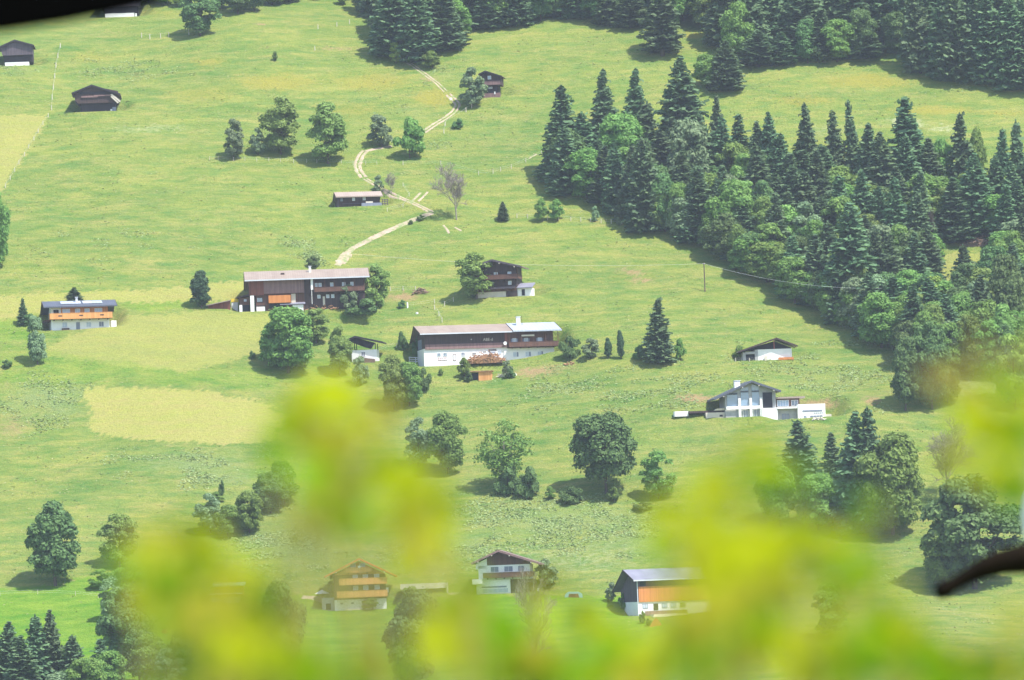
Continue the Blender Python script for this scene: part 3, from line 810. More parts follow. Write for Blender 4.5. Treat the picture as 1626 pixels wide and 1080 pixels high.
# prominent trees of the right wood
WOOD = [('spruce',898,286,150,72,'spruce at the far left tip of the right wood'),('dark',905,292,92,84,'rounded dark tree at the foot of the leftmost spruce of the right wood'),
 ('spruce',962,268,156,54,'slender spruce, second from the left in the right wood skyline'),('spruce',1009,266,156,52,'slender spruce, third from the left in the right wood skyline'),
 ('spruce',1084,262,170,88,'massive broad spruce standing highest in the left half of the right wood'),('spruce',1141,266,116,30,'very thin spruce right of the massive broad spruce'),
 ('spruce',1176,300,118,50,'spruce right of the thin one in the right wood skyline'),('spruce',1206,306,112,44,'spruce with pointed top in the middle of the right wood skyline'),
 ('spruce',1247,336,124,46,'smaller pointed spruce in the gap of the right wood skyline'),('spruce',1286,318,152,46,'tall spruce left of centre in the right part of the wood skyline'),
 ('spruce',1331,318,142,44,'tall spruce facing the buttercup meadow, between two taller neighbours'),('spruce',1358,318,158,34,'thinnest and tallest spire of the right wood skyline'),
 ('spruce',1382,322,126,38,'low spire immediately right of the thinnest one in the wood skyline'),('spruce',1441,318,162,78,'very large isolated looking spruce in the right part of the wood skyline'),
 ('spruce',1533,330,150,52,'dark brownish spruce right of the very large one'),('leaf',1500,322,102,44,'leafy tree between the very large spruce and the brownish spruce'),
 ('leaf',1556,322,118,36,'light leafy tree on the right of the brownish spruce'),('spruce',1594,352,148,42,'dark spruce near the right edge of the photo above the clearing'),
 ('spruce',1622,352,160,44,'dark spruce cut by the right edge above the clearing'),
 ('spruce',960,322,72,40,'small spruce pair member at the lower left edge of the right wood, left one'),('spruce',986,326,76,40,'small spruce pair member at the lower left edge of the right wood, right one'),
 ('leaf',990,290,110,78,'bright green leafy tree among spruces in the left of the right wood'),('spruce',1022,358,98,52,'spruce standing at the fence corner of the right wood'),
 ('pale',1098,330,140,96,'pale olive tree filling the middle of the right wood'),('leaf',1168,402,116,88,'light green leafy tree on the lower edge of the right wood'),
 ('leaf',1225,440,84,76,'bright leafy tree at the convex meadow edge of the right wood'),('spruce',1352,505,182,96,'very broad tall spruce near the meadow edge of the right wood'),
 ('yel',1484,520,80,66,'yellow green tree below the clearing in the right wood'),('leaf',1400,552,86,90,'rounded light tree at the lowest tip of the right wood edge'),
 ('leaf',1262,482,74,70,'low green tree on the wood edge above the power cable end'),('spruce',1472,470,76,54,'short spruce left of the clearing in the right wood'),
 ('spruce',1560,560,120,60,'spruce below the clearing in the right wood'),('dark',1600,560,160,80,'dark tree near the right edge below the clearing'),
 ('leaf',1600,480,74,52,'leafy tree at the right border of the clearing')]
for q in WOOD: tree(*q)

def scatter(poly, n, md, asp, seed, avoid=()):
    r = random.Random(seed); xs = [p[0] for p in poly]; ys = [p[1] for p in poly]; out = []
    k = 0
    while len(out) < n and k < 20000:
        k += 1
        u = r.uniform(min(xs), max(xs)); v = r.uniform(min(ys), max(ys))
        if not inpoly(np.array([u]), np.array([v]), poly)[0]: continue
        if any(inpoly(np.array([u]), np.array([v]), a)[0] for a in avoid): continue
        if all(((u-a)/md)**2+((v-b_)/(md*asp))**2 > 1 for a, b_ in out): out.append((u, v))
    return out
CLEAR = [(1470,392),(1500,384),(1590,384),(1590,470),(1570,500),(1490,520),(1478,470)]
r5 = random.Random(5)
pts = scatter([(x, y+6 if y > 300 else y+14) for x, y in FOREST_R], 190, 25, .70, 5, [CLEAR])
for (u, v) in sorted(pts, key=lambda p: p[1]):
    edge = v > 300+(u-870)*.5*.9 and u < 1440
    hh = r5.uniform(78, 128)
    lowb = (u > 1150 and v > 330+ (u-1150)*.45)
    pspr = .25 if lowb else (.72 if v < 400 else .45)
    if r5.random() < pspr:
        tree('spruce', u, v, hh*r5.uniform(.95, 1.15) if v > 300 else hh*.95, r5.uniform(44, 66), 'dark spruce in the dense mixed wood covering the right slope', group='spruces filling the right wood')
    else:
        kk = r5.choice(['leaf', 'leaf', 'light', 'dark', 'pale'])
        tree(kk, u, v, r5.uniform(62, 98), r5.uniform(56, 82), 'leafy green deciduous tree in the dense mixed wood covering the right slope', group='deciduous trees filling the right wood')

# top forest
TOP = [('spruce',1052,88,120,62,'lone spruce standing out on the meadow below the top forest'),('spruce',1152,142,78,54,'spruce at the meadow corner below the top forest, above the right wood'),
 ('leaf',1122,140,54,50,'loose leafy bush tree left of the corner spruce under the top forest'),('leaf',1172,90,86,60,'pale green leafy tree before the dark top forest'),
 ('leaf',1330,98,66,62,'light rounded tree at the foot of the top forest on the right'),('bush',1300,99,30,44,'bright low bush at the foot of the top forest on the right'),
 ('spruce',1462,116,150,50,'sunlit spruce at the meadow edge of the top forest, with shade to its left'),('spruce',1516,128,160,60,'tall grey spruce beside a pale trunk in the top right forest'),
 ('spruce',625,88,120,66,'dark spruce on the left flank of the forest tongue'),('spruce',664,98,128,60,'spruce at the lower tip of the forest tongue above the stream'),
 ('spruce',705,78,110,66,'sunlit spruce on the right flank of the forest tongue')]
for q in TOP: tree(*q)
pts = scatter([(588,8),(622,70),(655,90),(700,66),(745,44),(815,38),(905,24),(985,38),(1090,38),(1142,42),(1155,100),(1190,102),(1290,92),(1430,78),(1490,114),(1545,122),(1660,138),(1660,-60),(560,-60)], 130, 32, .6, 8)
for (u, v) in sorted(pts, key=lambda p: p[1]):
    if r5.random() < .8:
        tree('spruce', u, v, r5.uniform(105, 160), r5.uniform(48, 74), 'tall dark spruce in the forest along the top edge of the photo', group='spruces of the top forest')
    else:
        tree(r5.choice(['leaf', 'dark', 'pale']), u, v, r5.uniform(60, 90), r5.uniform(50, 76), 'leafy tree mixed into the forest along the top edge of the photo', group='deciduous trees of the top forest')
def edge_row(line, step, kinds, lab, grp, hr, wr, seed):
    r = random.Random(seed)
    for (a, b_), (c_, d_) in zip(line[:-1], line[1:]):
        n = max(1, int(math.hypot(c_-a, d_-b_)/step))
        for i in range(n):
            f = (i+r.uniform(.1, .9))/n; kk = r.choice(kinds)
            tree(kk, a+(c_-a)*f, b_+(d_-b_)*f, r.uniform(*hr), r.uniform(*wr), lab[0 if kk == 'spruce' else 1], group=grp[0 if kk == 'spruce' else 1])
edge_row([(596,14),(618,66)], 20, ['spruce', 'dark'], ('tall dark spruce in the forest along the top edge of the photo', 'leafy tree mixed into the forest along the top edge of the photo'), ('spruces of the top forest', 'deciduous trees of the top forest'), (70, 110), (44, 60), 1)
edge_row([(745,46),(815,40),(905,26),(985,42),(1035,44),(1085,44),(1138,48)], 27, ['spruce', 'dark', 'leaf'], ('tall dark spruce in the forest along the top edge of the photo', 'leafy tree mixed into the forest along the top edge of the photo'), ('spruces of the top forest', 'deciduous trees of the top forest'), (60, 90), (44, 62), 2)
edge_row([(1195,106),(1290,100),(1370,92),(1432,86)], 26, ['leaf', 'dark', 'spruce'], ('tall dark spruce in the forest along the top edge of the photo', 'leafy tree mixed into the forest along the top edge of the photo'), ('spruces of the top forest', 'deciduous trees of the top forest'), (50, 90), (44, 60), 3)
edge_row([(1494,122),(1545,128),(1640,142)], 24, ['spruce'], ('tall dark spruce in the forest along the top edge of the photo', 'leafy tree mixed into the forest along the top edge of the photo'), ('spruces of the top forest', 'deciduous trees of the top forest'), (110, 150), (56, 70), 4)
_rl = ('dark spruce in the dense mixed wood covering the right slope', 'leafy green deciduous tree in the dense mixed wood covering the right slope'); _rg = ('spruces filling the right wood', 'deciduous trees filling the right wood')
edge_row([(1030,360),(1062,370),(1116,388)], 22, ['spruce', 'dark', 'leaf'], _rl, _rg, (50, 90), (40, 56), 5)
edge_row([(1116,388),(1182,430),(1252,466),(1322,506),(1387,538),(1420,556)], 24, ['leaf', 'leaf', 'dark'], _rl, _rg, (44, 76), (44, 66), 6)
edge_row([(1520,470),(1560,500),(1640,520)], 30, ['spruce', 'leaf', 'dark'], _rl, _rg, (80, 110), (50, 66), 7)
edge_row([(1440,580),(1500,596),(1560,600),(1640,610)], 26, ['leaf', 'dark', 'leaf'], _rl, _rg, (70, 100), (50, 70), 8)
for i, (u, v, h, w) in enumerate([(236,4,40,40),(262,8,44,40),(286,10,30,26),(352,14,60,50),(378,22,60,48),(404,18,56,44),(432,8,40,44),(462,4,36,44),(500,-2,36,44),(545,8,30,20)]):
    tree('dark' if i in (3, 4, 5) else 'leaf', u, v, h, w, 'leafy tree in the hedge along the top edge, left of the forest', group='hedge trees along the top left edge')

# ------------------------------------------------------------------ buildings
class House:
    """built in photo pixels at its own distance, then scaled to metres; u along the front, w into the hill, z up"""
    def __init__(s, site, name, label, cat):
        P, k, a = ORG[site]; s.k = k
        s.root = empty(name, P, a); tag(s.root, label, cat)
    def put(s, mb, name, mat, parent=None):
        return mb.scaled(s.k).build(name, M[mat] if isinstance(mat, str) else mat, parent or s.root)
    def box(s, name, mat, *b, parent=None): return s.put(MB().box(*b), name, mat, parent)
    def walls_x(s, name, mat, u0, u1, w0, w1, z0, zf, zb, zr, wr, z0b=None):
        return s.put(MB().prism([(w0, z0), (w1, z0), (w1, zb), (wr, zr), (w0, zf)], 'u', u0, u1), name, mat)
    def walls_y(s, name, mat, u0, u1, w0, w1, z0, zl, zr_, zt, ur):
        return s.put(MB().prism([(u0, z0), (u1, z0), (u1, zr_), (ur, zt), (u0, zl)], 'w', w0, w1), name, mat)
    def roof_x(s, mat, u0, u1, wf, zf, wr, zr, wb, zb, th=1.6, fascia='fascia', name='roof', uskew=0):
        mb = MB(); mb.prism([(wf, zf), (wr, zr), (wr, zr-th), (wf, zf-th)], 'u', u0, u1)
        mb.prism([(wr+.02, zr), (wb, zb), (wb, zb-th), (wr+.02, zr-th)], 'u', u0, u1)
        o = s.put(mb, name, mat)
        if fascia:
            g = MB().box(u0-.2, u1+.2, wf-.7, wf-.06, zf-th-.5, zf-.1)
            s.put(g, 'gutter', fascia, o)
            for uu in (u0-.5, u1+.02):
                e = MB(); e.prism([(wf, zf+.3), (wr, zr+.3), (wb, zb+.3), (wb, zb-th-.5), (wr, zr-th-.5), (wf, zf-th-.5)], 'u', uu, uu+.48)
                s.put(e, 'bargeboard', 'dark' if fascia != 'white' else 'frame', o)
        # rafters under the front eave
        return o
    def roof_y(s, mat, w0, w1, ul, zl, ur, zr, ue, ze, th=1.8, barge='dark', name='roof', purlins=0):
        mb = MB(); mb.prism([(ul, zl), (ur, zr), (ur, zr-th), (ul, zl-th)], 'w', w0, w1)
        mb.prism([(ur+.02, zr), (ue, ze), (ue, ze-th), (ur+.02, zr-th)], 'w', w0, w1)
        o = s.put(mb, name, mat)
        e = MB(); e.prism([(ul, zl+.2), (ur, zr+.2), (ur, zr-th-.9), (ul, zl-th-.6)], 'w', w0-.5, w0-.02)
        e.prism([(ur, zr+.2), (ue, ze+.2), (ue, ze-th-.6), (ur, zr-th-.9)], 'w', w0-.5, w0-.02)
        s.put(e, 'bargeboard', barge, o)
        if purlins:
            p = MB()
            for i in range(purlins):
                f = (i+.5)/purlins
                if f < .5: uu = ul+(ur-ul)*f*2; zz = zl+(zr-zl)*f*2
                else: uu = ur+(ue-ur)*(f-.5)*2; zz = zr+(ze-zr)*(f-.5)*2
                p.box(uu-.7, uu+.7, w0-.9, w0+6, zz-th-2.4, zz-th-.9)
            s.put(p, 'purlin', 'cream', o)
        return o
    def win(s, u, z, wd, h, pane='glass', frame='frame', w=0, shut=None, name='window', mull=1, fw=.55):
        fr = MB(); y0, y1 = w-.55, w+.2
        fr.box(u-wd/2-fw, u+wd/2+fw, y0, y1, z+h/2, z+h/2+fw); fr.box(u-wd/2-fw, u+wd/2+fw, y0-.15, y1, z-h/2-fw, z-h/2)
        fr.box(u-wd/2-fw, u-wd/2, y0, y1, z-h/2, z+h/2); fr.box(u+wd/2, u+wd/2+fw, y0, y1, z-h/2, z+h/2)
        for i in range(mull):
            x = u-wd/2+wd*(i+1)/(mull+1); fr.box(x-.16, x+.16, y0+.05, y1, z-h/2, z+h/2)
        o = s.put(fr, name, frame)
        s.put(MB().box(u-wd/2, u+wd/2, w-.25, w+.1, z-h/2, z+h/2), 'pane', pane, o)
        if shut:
            sb_ = MB()
            for side in ((-1, 1) if shut != 'right' else (1,)):
                c = u+side*(wd/2+fw+wd*.27); sb_.box(c-wd*.25, c+wd*.25, w-.5, w-.03, z-h/2, z+h/2)
            s.put(sb_, 'shutter', 'shutter', o)
        return o
    def door(s, u, z0, wd, h, mat='darkhole', w=0, name='door'):
        f = s.put(MB().box(u-wd/2-.5, u+wd/2+.5, w-.3, w+.1, z0, z0+h+.5), name, 'frame' if mat != 'darkhole' else 'dark')
        s.put(MB().box(u-wd/2, u+wd/2, w-.45, w-.31, z0, z0+h), 'door_leaf' if mat != 'darkhole' else 'opening', mat, f); return f
    def balcony(s, u0, u1, zf, h, out, mat='orange', w=0, left=False, right=False, slots=0, posts=0, top=None):
        fl = s.put(MB().box(u0, u1, w-out, w-.03, zf-1.2, zf), 'balcony', 'brown')
        r_ = MB(); z0 = zf-1.0; z1 = zf+h
        r_.box(u0, u1, w-out-.5, w-out-.02, z0, z1)
        if left: r_.box(u0, u0+.5, w-out, w+left, z0, z1)
        if right: r_.box(u1-.5, u1, w-out, w+right, z0, z1)
        s.put(r_, 'railing', mat, fl)
        tp = MB(); tp.box(u0-.3, u1+.3, w-out-.75, w-out+.2, z1+.02, z1+.5); s.put(tp, 'handrail', mat, fl)
        bs = MB(); n = max(3, int((u1-u0)/13))
        for i in range(n):
            x = u0+(u1-u0)*(i+.5)/n; bs.box(x-.6, x+.6, w-out+.1, w-.05, zf-3.0, zf-1.22)
        s.put(bs, 'bracket', 'dark', fl)
        if slots:
            sm_ = MB()
            for i in range(slots):
                x = u0+(u1-u0)*(i+.5)/slots; sm_.box(x-3, x+3, w-out-.62, w-out-.53, zf+h*.38, zf+h*.62)
            s.put(sm_, 'cutout', 'dark', fl)
        if posts:
            pm = MB()
            for i in range(posts):
                x = u0+.8+(u1-u0-1.6)*i/(posts-1); pm.box(x-.45, x+.45, w-out+.05, w-out+.9, z1+.52, top)
            s.put(pm, 'post', mat, fl)
        return fl
    def chimney(s, u, w, z0, z1, wd=5, mat='white'):
        c = s.box('chimney', mat, u-wd/2, u+wd/2, w-wd/2, w+wd/2, z0, z1)
        s.box('chimney_cap', 'fascia', u-wd/2-.8, u+wd/2+.8, w-wd/2-.8, w+wd/2+.8, z1+.02, z1+.9, parent=c)
        return c

BASE = -14
# --- chalet with the orange balcony, left
h = House('b1', 'chalet', 'white chalet with a long orange wooden balcony and pale roof panels, at the left', 'house')
h.box('wall', 'white', 0, 92, 0, 60, BASE, 17)
h.put(MB().prism([(0, 17.05), (60, 17.05), (60, 26), (24, 46), (0, 38)], 'u', 16, 90), 'timber_wall', 'orange2')
h.put(MB().prism([(1, 17.05), (60, 17.05), (60, 26), (24, 45.5), (1, 37)], 'u', 0.5, 15.9), 'gable_wall', 'white')
ro = h.roof_x('slate', -12, 104, -8, 37.5, 26, 48, 76, 24, fascia='slate')
for a, b_ in ((16, 48), (51, 82)):
    f = h.put(MB().prism([(3, 41.6), (19, 46.5), (19, 47.0), (3, 42.1)], 'u', a, b_), 'roof_panel', 'blueroof', ro)
h.chimney(42, 12, 40, 52, 3.5, 'fascia')
h.balcony(-3, 96, 18, 8.2, 10, 'orange', left=8, right=8, slots=3)
h.box('side_balcony', 'brown', -10, -.1, 8, 50, 15, 17.5)
for x, wd in ((24, 11), (42, 7), (57, 7), (75, 11)): h.win(x, 30, wd, 6, 'curtain', 'frame')
h.door(8, 19, 7, 13); h.win(21, 8.5, 7, 7, 'curtain'); h.door(42, 0, 6, 12, 'shutter'); h.win(59, 8, 7, 7, 'curtain'); h.win(79, 8, 7, 7.5, 'shutter')
h.box('side_porch', 'white', 96, 104, 12, 30, BASE, 14)
h.box('bench', 'dark', 16, 28, -4, -1.5, 0, 3)

# --- long wooden farmhouse with barn, centre left
h = House('b2', 'farmhouse', 'long dark timber farmhouse with barn and pinkish tin roof, white pillars', 'farmhouse')
h.box('wall', 'dark', 94, 190, 1, 70, BASE, 24)
h.box('barn_wall', 'brown', 17, 93.9, 1.5, 70, BASE, 27)
h.put(MB().prism([(0, 24.05), (80, 24.05), (80, 40), (40, 62), (0, 49)], 'u', 94, 190), 'timber_wall', 'dark')
h.put(MB().prism([(-2.5, 27.05), (80, 27.05), (80, 40), (40, 62), (-2.5, 50)], 'u', 30, 93.9), 'barn_loft', 'redgrey')
h.put(MB().prism([(-2.5, 25.05), (80, 25.05), (80, 40), (40, 62), (-2.5, 50)], 'u', 7, 29.9), 'barn_loft', 'red')
ro = h.roof_x('pinkroof', 0, 198, -11, 49.5, 40, 66, 84, 38, fascia='fascia')
h.box('roof_hatch', 'dark', 58, 64, 14, 18, 58, 60.5, parent=ro)
h.chimney(105, 26, 58, 70, 3.6, 'white')
h.box('pillar', 'white', 8, 14, -3, 4, BASE, 25)
h.box('pillar', 'white', 105-.5, 108, -8, -4.5, 31, 49)
h.box('downpipe', 'white', 105.3, 106, -7.8, -7.2, 8, 30.9)
h.win(23, 18, 8, 6, 'curtain', 'greywood', w=1.5, mull=3)
h.box('garage_door', 'white', 17.5, 31, .8, 1.45, 0, 7)
h.box('garage_frame', 'dark', 16.5, 32, 1.1, 1.48, 0, 10)
h.box('loading_bay', 'orange2', 37, 72, -5, 1.4, 12, 24)
h.box('bay_opening', 'darkhole', 38, 62, .9, 1.45, 4, 11)
h.box('pale_door', 'cream', 73, 80, .5, 1.4, 11, 26)
for x in (113, 119.5, 138, 157, 170): h.win(x, 38.5, 4.2, 5, 'curtain', w=0)
for x in (117, 131, 139, 176): h.win(x, 20, 4, 4.6, 'curtain', w=1)
h.balcony(110, 190, 28, 6, 8, 'brown', posts=6, top=49)
h.box('door', 'cream', 123, 126.5, .4, .95, 6, 20)
# annex with dark opening at the left end
h.put(MB().prism([(-11, 22), (6.9, 26), (6.9, 28), (-13, 24)], 'w', -1, 40), 'lean_to_roof', 'dark')
h.box('lean_to', 'brown', -9, 6.8, 3, 38, 11, 22.5); h.box('lean_to_wall', 'white', -9.5, -5, 2, 30, BASE, 11)
h.box('lean_to_opening', 'darkhole', -4.9, 6.8, 6, 30, BASE, 10.95)
h.win(0, 18, 4, 3.5, 'curtain', 'brown', w=3)

# --- big white farmhouse, centre
h = House('b3', 'farmhouse', 'big white farmhouse with dark timber barn loft, half pinkish and half blue grey roof', 'farmhouse')
h.box('wall', 'white', 0, 137, 0, 92, BASE, 28)
h.box('house_wall', 'white', 137.05, 211, .5, 92, BASE, 25)
h.put(MB().prism([(-1.5, 28.05), (92, 28.05), (92, 34), (44, 60), (-1.5, 51)], 'u', 1, 134), 'barn_loft', 'dark')
h.box('loft_skirt', 'redgrey', 2, 134, -2.3, -1.52, 26.5, 34.5)
h.put(MB().prism([(0, 25.05), (92, 25.05), (92, 34), (44, 60), (0, 51)], 'u', 134.05, 210), 'timber_wall', 'brown')
h.box('corner_boards', 'red', 131, 135.5, -2.7, -1.5, 34.6, 50)
h.box('gable_opening', 'shutter', .3, .96, 22, 55, 29, 44)
ro = h.roof_x('pinkroof', -7, 143, -10, 52, 46, 67, 104, 33, fascia='fascia')
ro2 = h.roof_x('blueroof', 143.2, 222, -12, 52.4, 46, 67.6, 104, 33, fascia='blueroof')
h.chimney(160, 30, 58, 76, 6, 'white')
h.box('antenna', 'dark', 166, 166.6, 30, 30.6, 60, 78)
for x, c in ((24, 'glass'), (34, 'glass'), (63, 'shutter')): h.win(x, 18, 5, 4.5, c)
h.win(49, 13, 4, 9, 'frame', 'red', mull=0); h.win(30, 11, 14, 3, 'frame', 'redmetal', mull=3, fw=.3)
h.win(81, 18, 5, 2, 'shutter', 'cream'); h.win(98, 21, 4, 1, 'shutter', 'cream'); h.win(122, 19, 4.6, 4, 'curtain', 'fascia')
ld = h.box('barn_door', 'frame', 105, 116, -.5, -.05, 8, 22)
for i in range(4): h.box('slat', 'shutter', 105.5, 115.5, -.8, -.52, 9.5+i*3, 10.8+i*3, parent=ld)
h.box('lintel', 'dark', 104, 117, -1.3, -.05, 22.3, 24)
for x in (147, 167, 187): h.win(x, 15, 5, 7, 'curtain', w=.5, shut='right')
for x in (147, 166, 188): h.win(x, 37, 5, 6.5, 'curtain', 'frame', w=0, shut='both')
h.balcony(136, 217, 27.5, 6.5, 9, 'brown', right=50, posts=5, top=50)
h.box('awning', 'cream', 157, 178, -9, -7, 43, 45.5)
d_ = MB(); n_ = 14
d_.prism([(131+2.9*math.cos(2*math.pi*i/n_), 33+2.9*math.sin(2*math.pi*i/n_)) for i in range(n_)], 'w', -5.2, -4.6)
h.put(d_, 'satellite_dish', 'white')
h.box('lamp', 'cream', 76, 77.5, -3.2, -2.35, 40, 41.5)
try:
    tcu = bpy.data.curves.new('lettering', 'FONT'); tcu.body = 'ABE-d'; tcu.size = 6.2*h.k; tcu.extrude = .03
    tob = bpy.data.objects.new('lettering', tcu); COL.objects.link(tob)
    dg = bpy.context.evaluated_depsgraph_get(); tme = bpy.data.meshes.new_from_object(tob.evaluated_get(dg))
    bpy.data.objects.remove(tob)
    tme.materials.clear(); tme.materials.append(M['cream'])
    tob = bpy.data.objects.new('lettering', tme); COL.objects.link(tob); tob.parent = h.root
    tob.location = Vector((96, -1.56, 38))*h.k; tob.rotation_euler = (R(90), 0, 0)
except Exception as e: print('text', e)

# --- white shed with black roof
h = House('b4', 'shed', 'small white shed with a black overhanging roof on posts', 'shed')
h.box('wall', 'white', 0, 40, 0, 30, BASE, 18.5)
h.roof_y('black', -6, 40, -6, 36, 7, 41, 51, 30, 2.0, 'black')
pm = MB()
for x, w_ in ((1, 1), (8, 1), (38, 1), (1, 28), (38, 28)): pm.box(x-.6, x+.6, w_-.6, w_+.6, 18.55, 33 if x < 20 else 29)
h.put(MB().prism([(-4, 33.5), (7, 38.6), (38, 29), (31, 19.5), (20, 23), (6, 29)], 'w', .5, 2), 'gable_boards', 'black'); h.put(pm, 'post', 'black'); h.win(18.5, 12, 5.5, 6, 'shutter')
h.put(MB().prism([(1, BASE), (39, BASE), (37, 3), (24, 5), (12, 6), (3, 3)], 'w', -7, -.5), 'earth_bank', 'logred')

# --- tall brown chalet behind its tree
h = House('b5', 'chalet', 'tall dark brown wooden chalet half hidden by a broad tree, with white annex', 'house')
h.box('wall', 'cream', -16, 32, 1, 45, BASE, 9); h.box('cellar_door', 'dark', 33, 49, .5, 45, BASE, 15)
h.walls_y('timber_wall', 'dark', -18, 50, 0, 50, 15.5, 49.5, 48, 57.8, 13)
h.box('timber_band', 'brown', -18, 49, -.4, 40, 9.5, 15.4)
h.roof_y('woodroof', -12, 55, -34, 44, 13, 60, 61, 47, 2.0, 'greywood', purlins=4)
h.balcony(-16, 54, 29, 6, 8, 'brown', right=30, posts=3, top=44)
h.balcony(-20, 48, 14, 1.2, 5, 'greywood')
for x in (17, 39): h.win(x, 36.5, 5, 5.5, 'curtain', 'frame')
for x in (10, 39): h.win(x, 22, 4.5, 5, 'curtain', 'frame')
an = h.box('annex', 'white', 50, 73, 4, 30, BASE, 13)
h.put(MB().prism([(0, 12.6), (30, 21), (30, 22.5), (0, 14)], 'u', 49.5, 75), 'annex_roof', 'greyroof')
h.box('annex_opening', 'darkhole', 57, 62, 3.4, 3.95, 1, 11)

# --- two storey hut high up
h = House('b6', 'mountain_hut', 'small two storey wooden hut with overhanging upper floor, right of a grey green tree', 'hut')
h.box('wall', 'black', 2, 21, 0, 24, BASE, 17.5)
h.walls_y('upper_wall', 'dark', -6, 26, -4, 26, 17.55, 35, 31, 39, 3)
h.roof_y('dark', -9, 30, -9, 36, 2, 41, 29, 31, 1.4, 'black')
h.win(8, 30, 4.5, 4.5, 'curtain', w=-4); h.win(-3, 27.5, 2.5, 2, 'curtain', w=-4); h.win(8.5, 14, 5, 2, 'curtain')
bl = h.balcony(-5, 25.5, 19, 4.5, 2.5, 'redgrey', w=-4)
h.box('terrace', 'redgrey', -2, 24, -6, -.1, BASE, 5); h.box('terrace_post', 'frame', 15, 17, -6.8, -6.1, 3, 7)

# --- long low hut by the track
h = House('b7', 'mountain_hut', 'long low dark hut with pale pink roof left of the gravel track', 'hut')
h.walls_x('wall', 'dark', 0, 68, 0, 28, BASE, 17, 12, 22, 14)
h.roof_x('pinkroof2', -3, 72, -6, 16.5, 15, 25, 34, 13, 1.4, 'pinkroof2')
h.win(26, 12, 3.5, 4, 'curtain', w=0); h.win(43, 12.5, 3.5, 4, 'curtain', w=0)
h.box('shutters', 'shutter', 5, 9, -.4, -.03, 9, 14)
h.put(MB().box(0, 2, -1, -.05, BASE, 16), 'post', 'greywood')
h.box('ledge', 'greywood', 8, 68, -2.5, -.5, 4.5, 5.5); h.box('terrace', 'shutter', 38, 70, -6, -.1, BASE, 5)
h.box('bench', 'cream', 45, 56, -5, -3, 5.05, 7.5)
# deck fence
f = MB()
for zz in (0, 3, 6, 9): f.box(71, 80, -4, -3.4, zz, zz+1.2)
for x in (71, 75, 79.5): f.box(x, x+1, -3.4, -2.6, -6, 11)
h.put(f, 'deck_fence', 'greywood')

# --- hay barns, upper left
h = House('b8', 'hay_barn', 'brown hay barn with a slanting ladder on its right, on the upper left meadow', 'barn')
h.box('wall', 'black', 0, 56, 0, 46, BASE, 15)
h.put(MB().prism([(-3, 13), (50, 13), (60, 15.05), (60, 31), (20, 40), (-9, 28), (-8, 18)], 'w', -5, 50), 'upper_wall', 'dark')
h.roof_y('woodroof', -9, 55, -13, 30, 19, 42, 64, 26, 1.7, 'black')
h.box('upper_gallery', 'black', 0, 54, -5.4, -5.02, 27, 31)
rl = MB(); rl.box(2, 28, -6.6, -6.0, 22, 24.6); rl.box(22, 50, -6.8, -6.2, 23.5, 25.5); h.put(rl, 'railing', 'redgrey')
st = MB(); st.prism([(48, 25), (50.5, 26.5), (64, 15), (62.5, 12.5)], 'w', -8, -7); st.prism([(48, 22), (50, 23), (61, 12.5), (59, 11)], 'w', -8.1, -7.2); h.put(st, 'ladder', 'post')
h.box('corner_stone', 'white', 47, 50, -1, 2, BASE, 3); h.box('side_stack', 'shutter', 50.2, 55.8, -2, -.1, -3, 6)

h = House('b9', 'hay_barn', 'grey black hay barn on a white base at the upper left edge', 'barn')
h.box('base_wall', 'white', 0, 38, -1, 40, BASE, 5.5); h.box('wall', 'black', -1, 44, 0, 40, 5.55, 17)
h.put(MB().prism([(-3, 16), (44, 16.5), (44, 33), (17, 38), (-7, 28)], 'w', -5, 42), 'upper_wall', 'greywood')
h.roof_y('greywood', -8, 48, -13, 28, 16.5, 40.5, 47, 31, 1.6, 'black')

h = House('b10', 'hay_barn', 'black barn on a low white base cut by the top edge of the photo', 'barn')
h.box('base_wall', 'white', 0, 46, -1, 40, BASE, 6); h.box('wall', 'black', -1, 52, 0, 40, 6.05, 17)
h.put(MB().prism([(-4, 16.5), (56, 16.5), (56, 32), (26, 42), (-6, 32)], 'w', -4, 42), 'upper_wall', 'greywood')
h.roof_y('greywood', -8, 48, -12, 30, 26, 46, 64, 30, 1.6, 'black')
h.box('corner_stone', 'white', 47.5, 50, -1, 2, BASE, 5)

# --- garage with wide low roof
h = House('b11', 'garage', 'low garage with a very wide shallow roof and whitewashed walls, right of centre', 'garage')
h.box('wall', 'white', 24, 78, 0, 40, BASE, 17); h.box('side_wall', 'concrete', 0, 4.5, 0, 40, BASE, 13)
h.box('opening', 'darkhole', 4.6, 19, 4, 36, BASE, 12.5); h.box('pier', 'concrete', 19.1, 23.9, -.5, 40, BASE, 17)
h.box('beam', 'concrete', 4.6, 19, -.3, 2, 10, 14)
h.walls_y('gable_wall', 'black', 1, 78, 8, 44, 17.05, 17.2, 19, 30, 52)
h.roof_y('pinkroof2', -7, 46, -8, 15, 54, 34.5, 87, 21, 1.6, 'dark')
h.box('stone', 'cream', 34, 38, -4, -1.5, -2, 6); h.box('timber', 'orange2', 56, 80, -5, -2, -1, 3)
h.box('mast', 'redmetal', 50, 51, 2, 3, 17.05, 31)

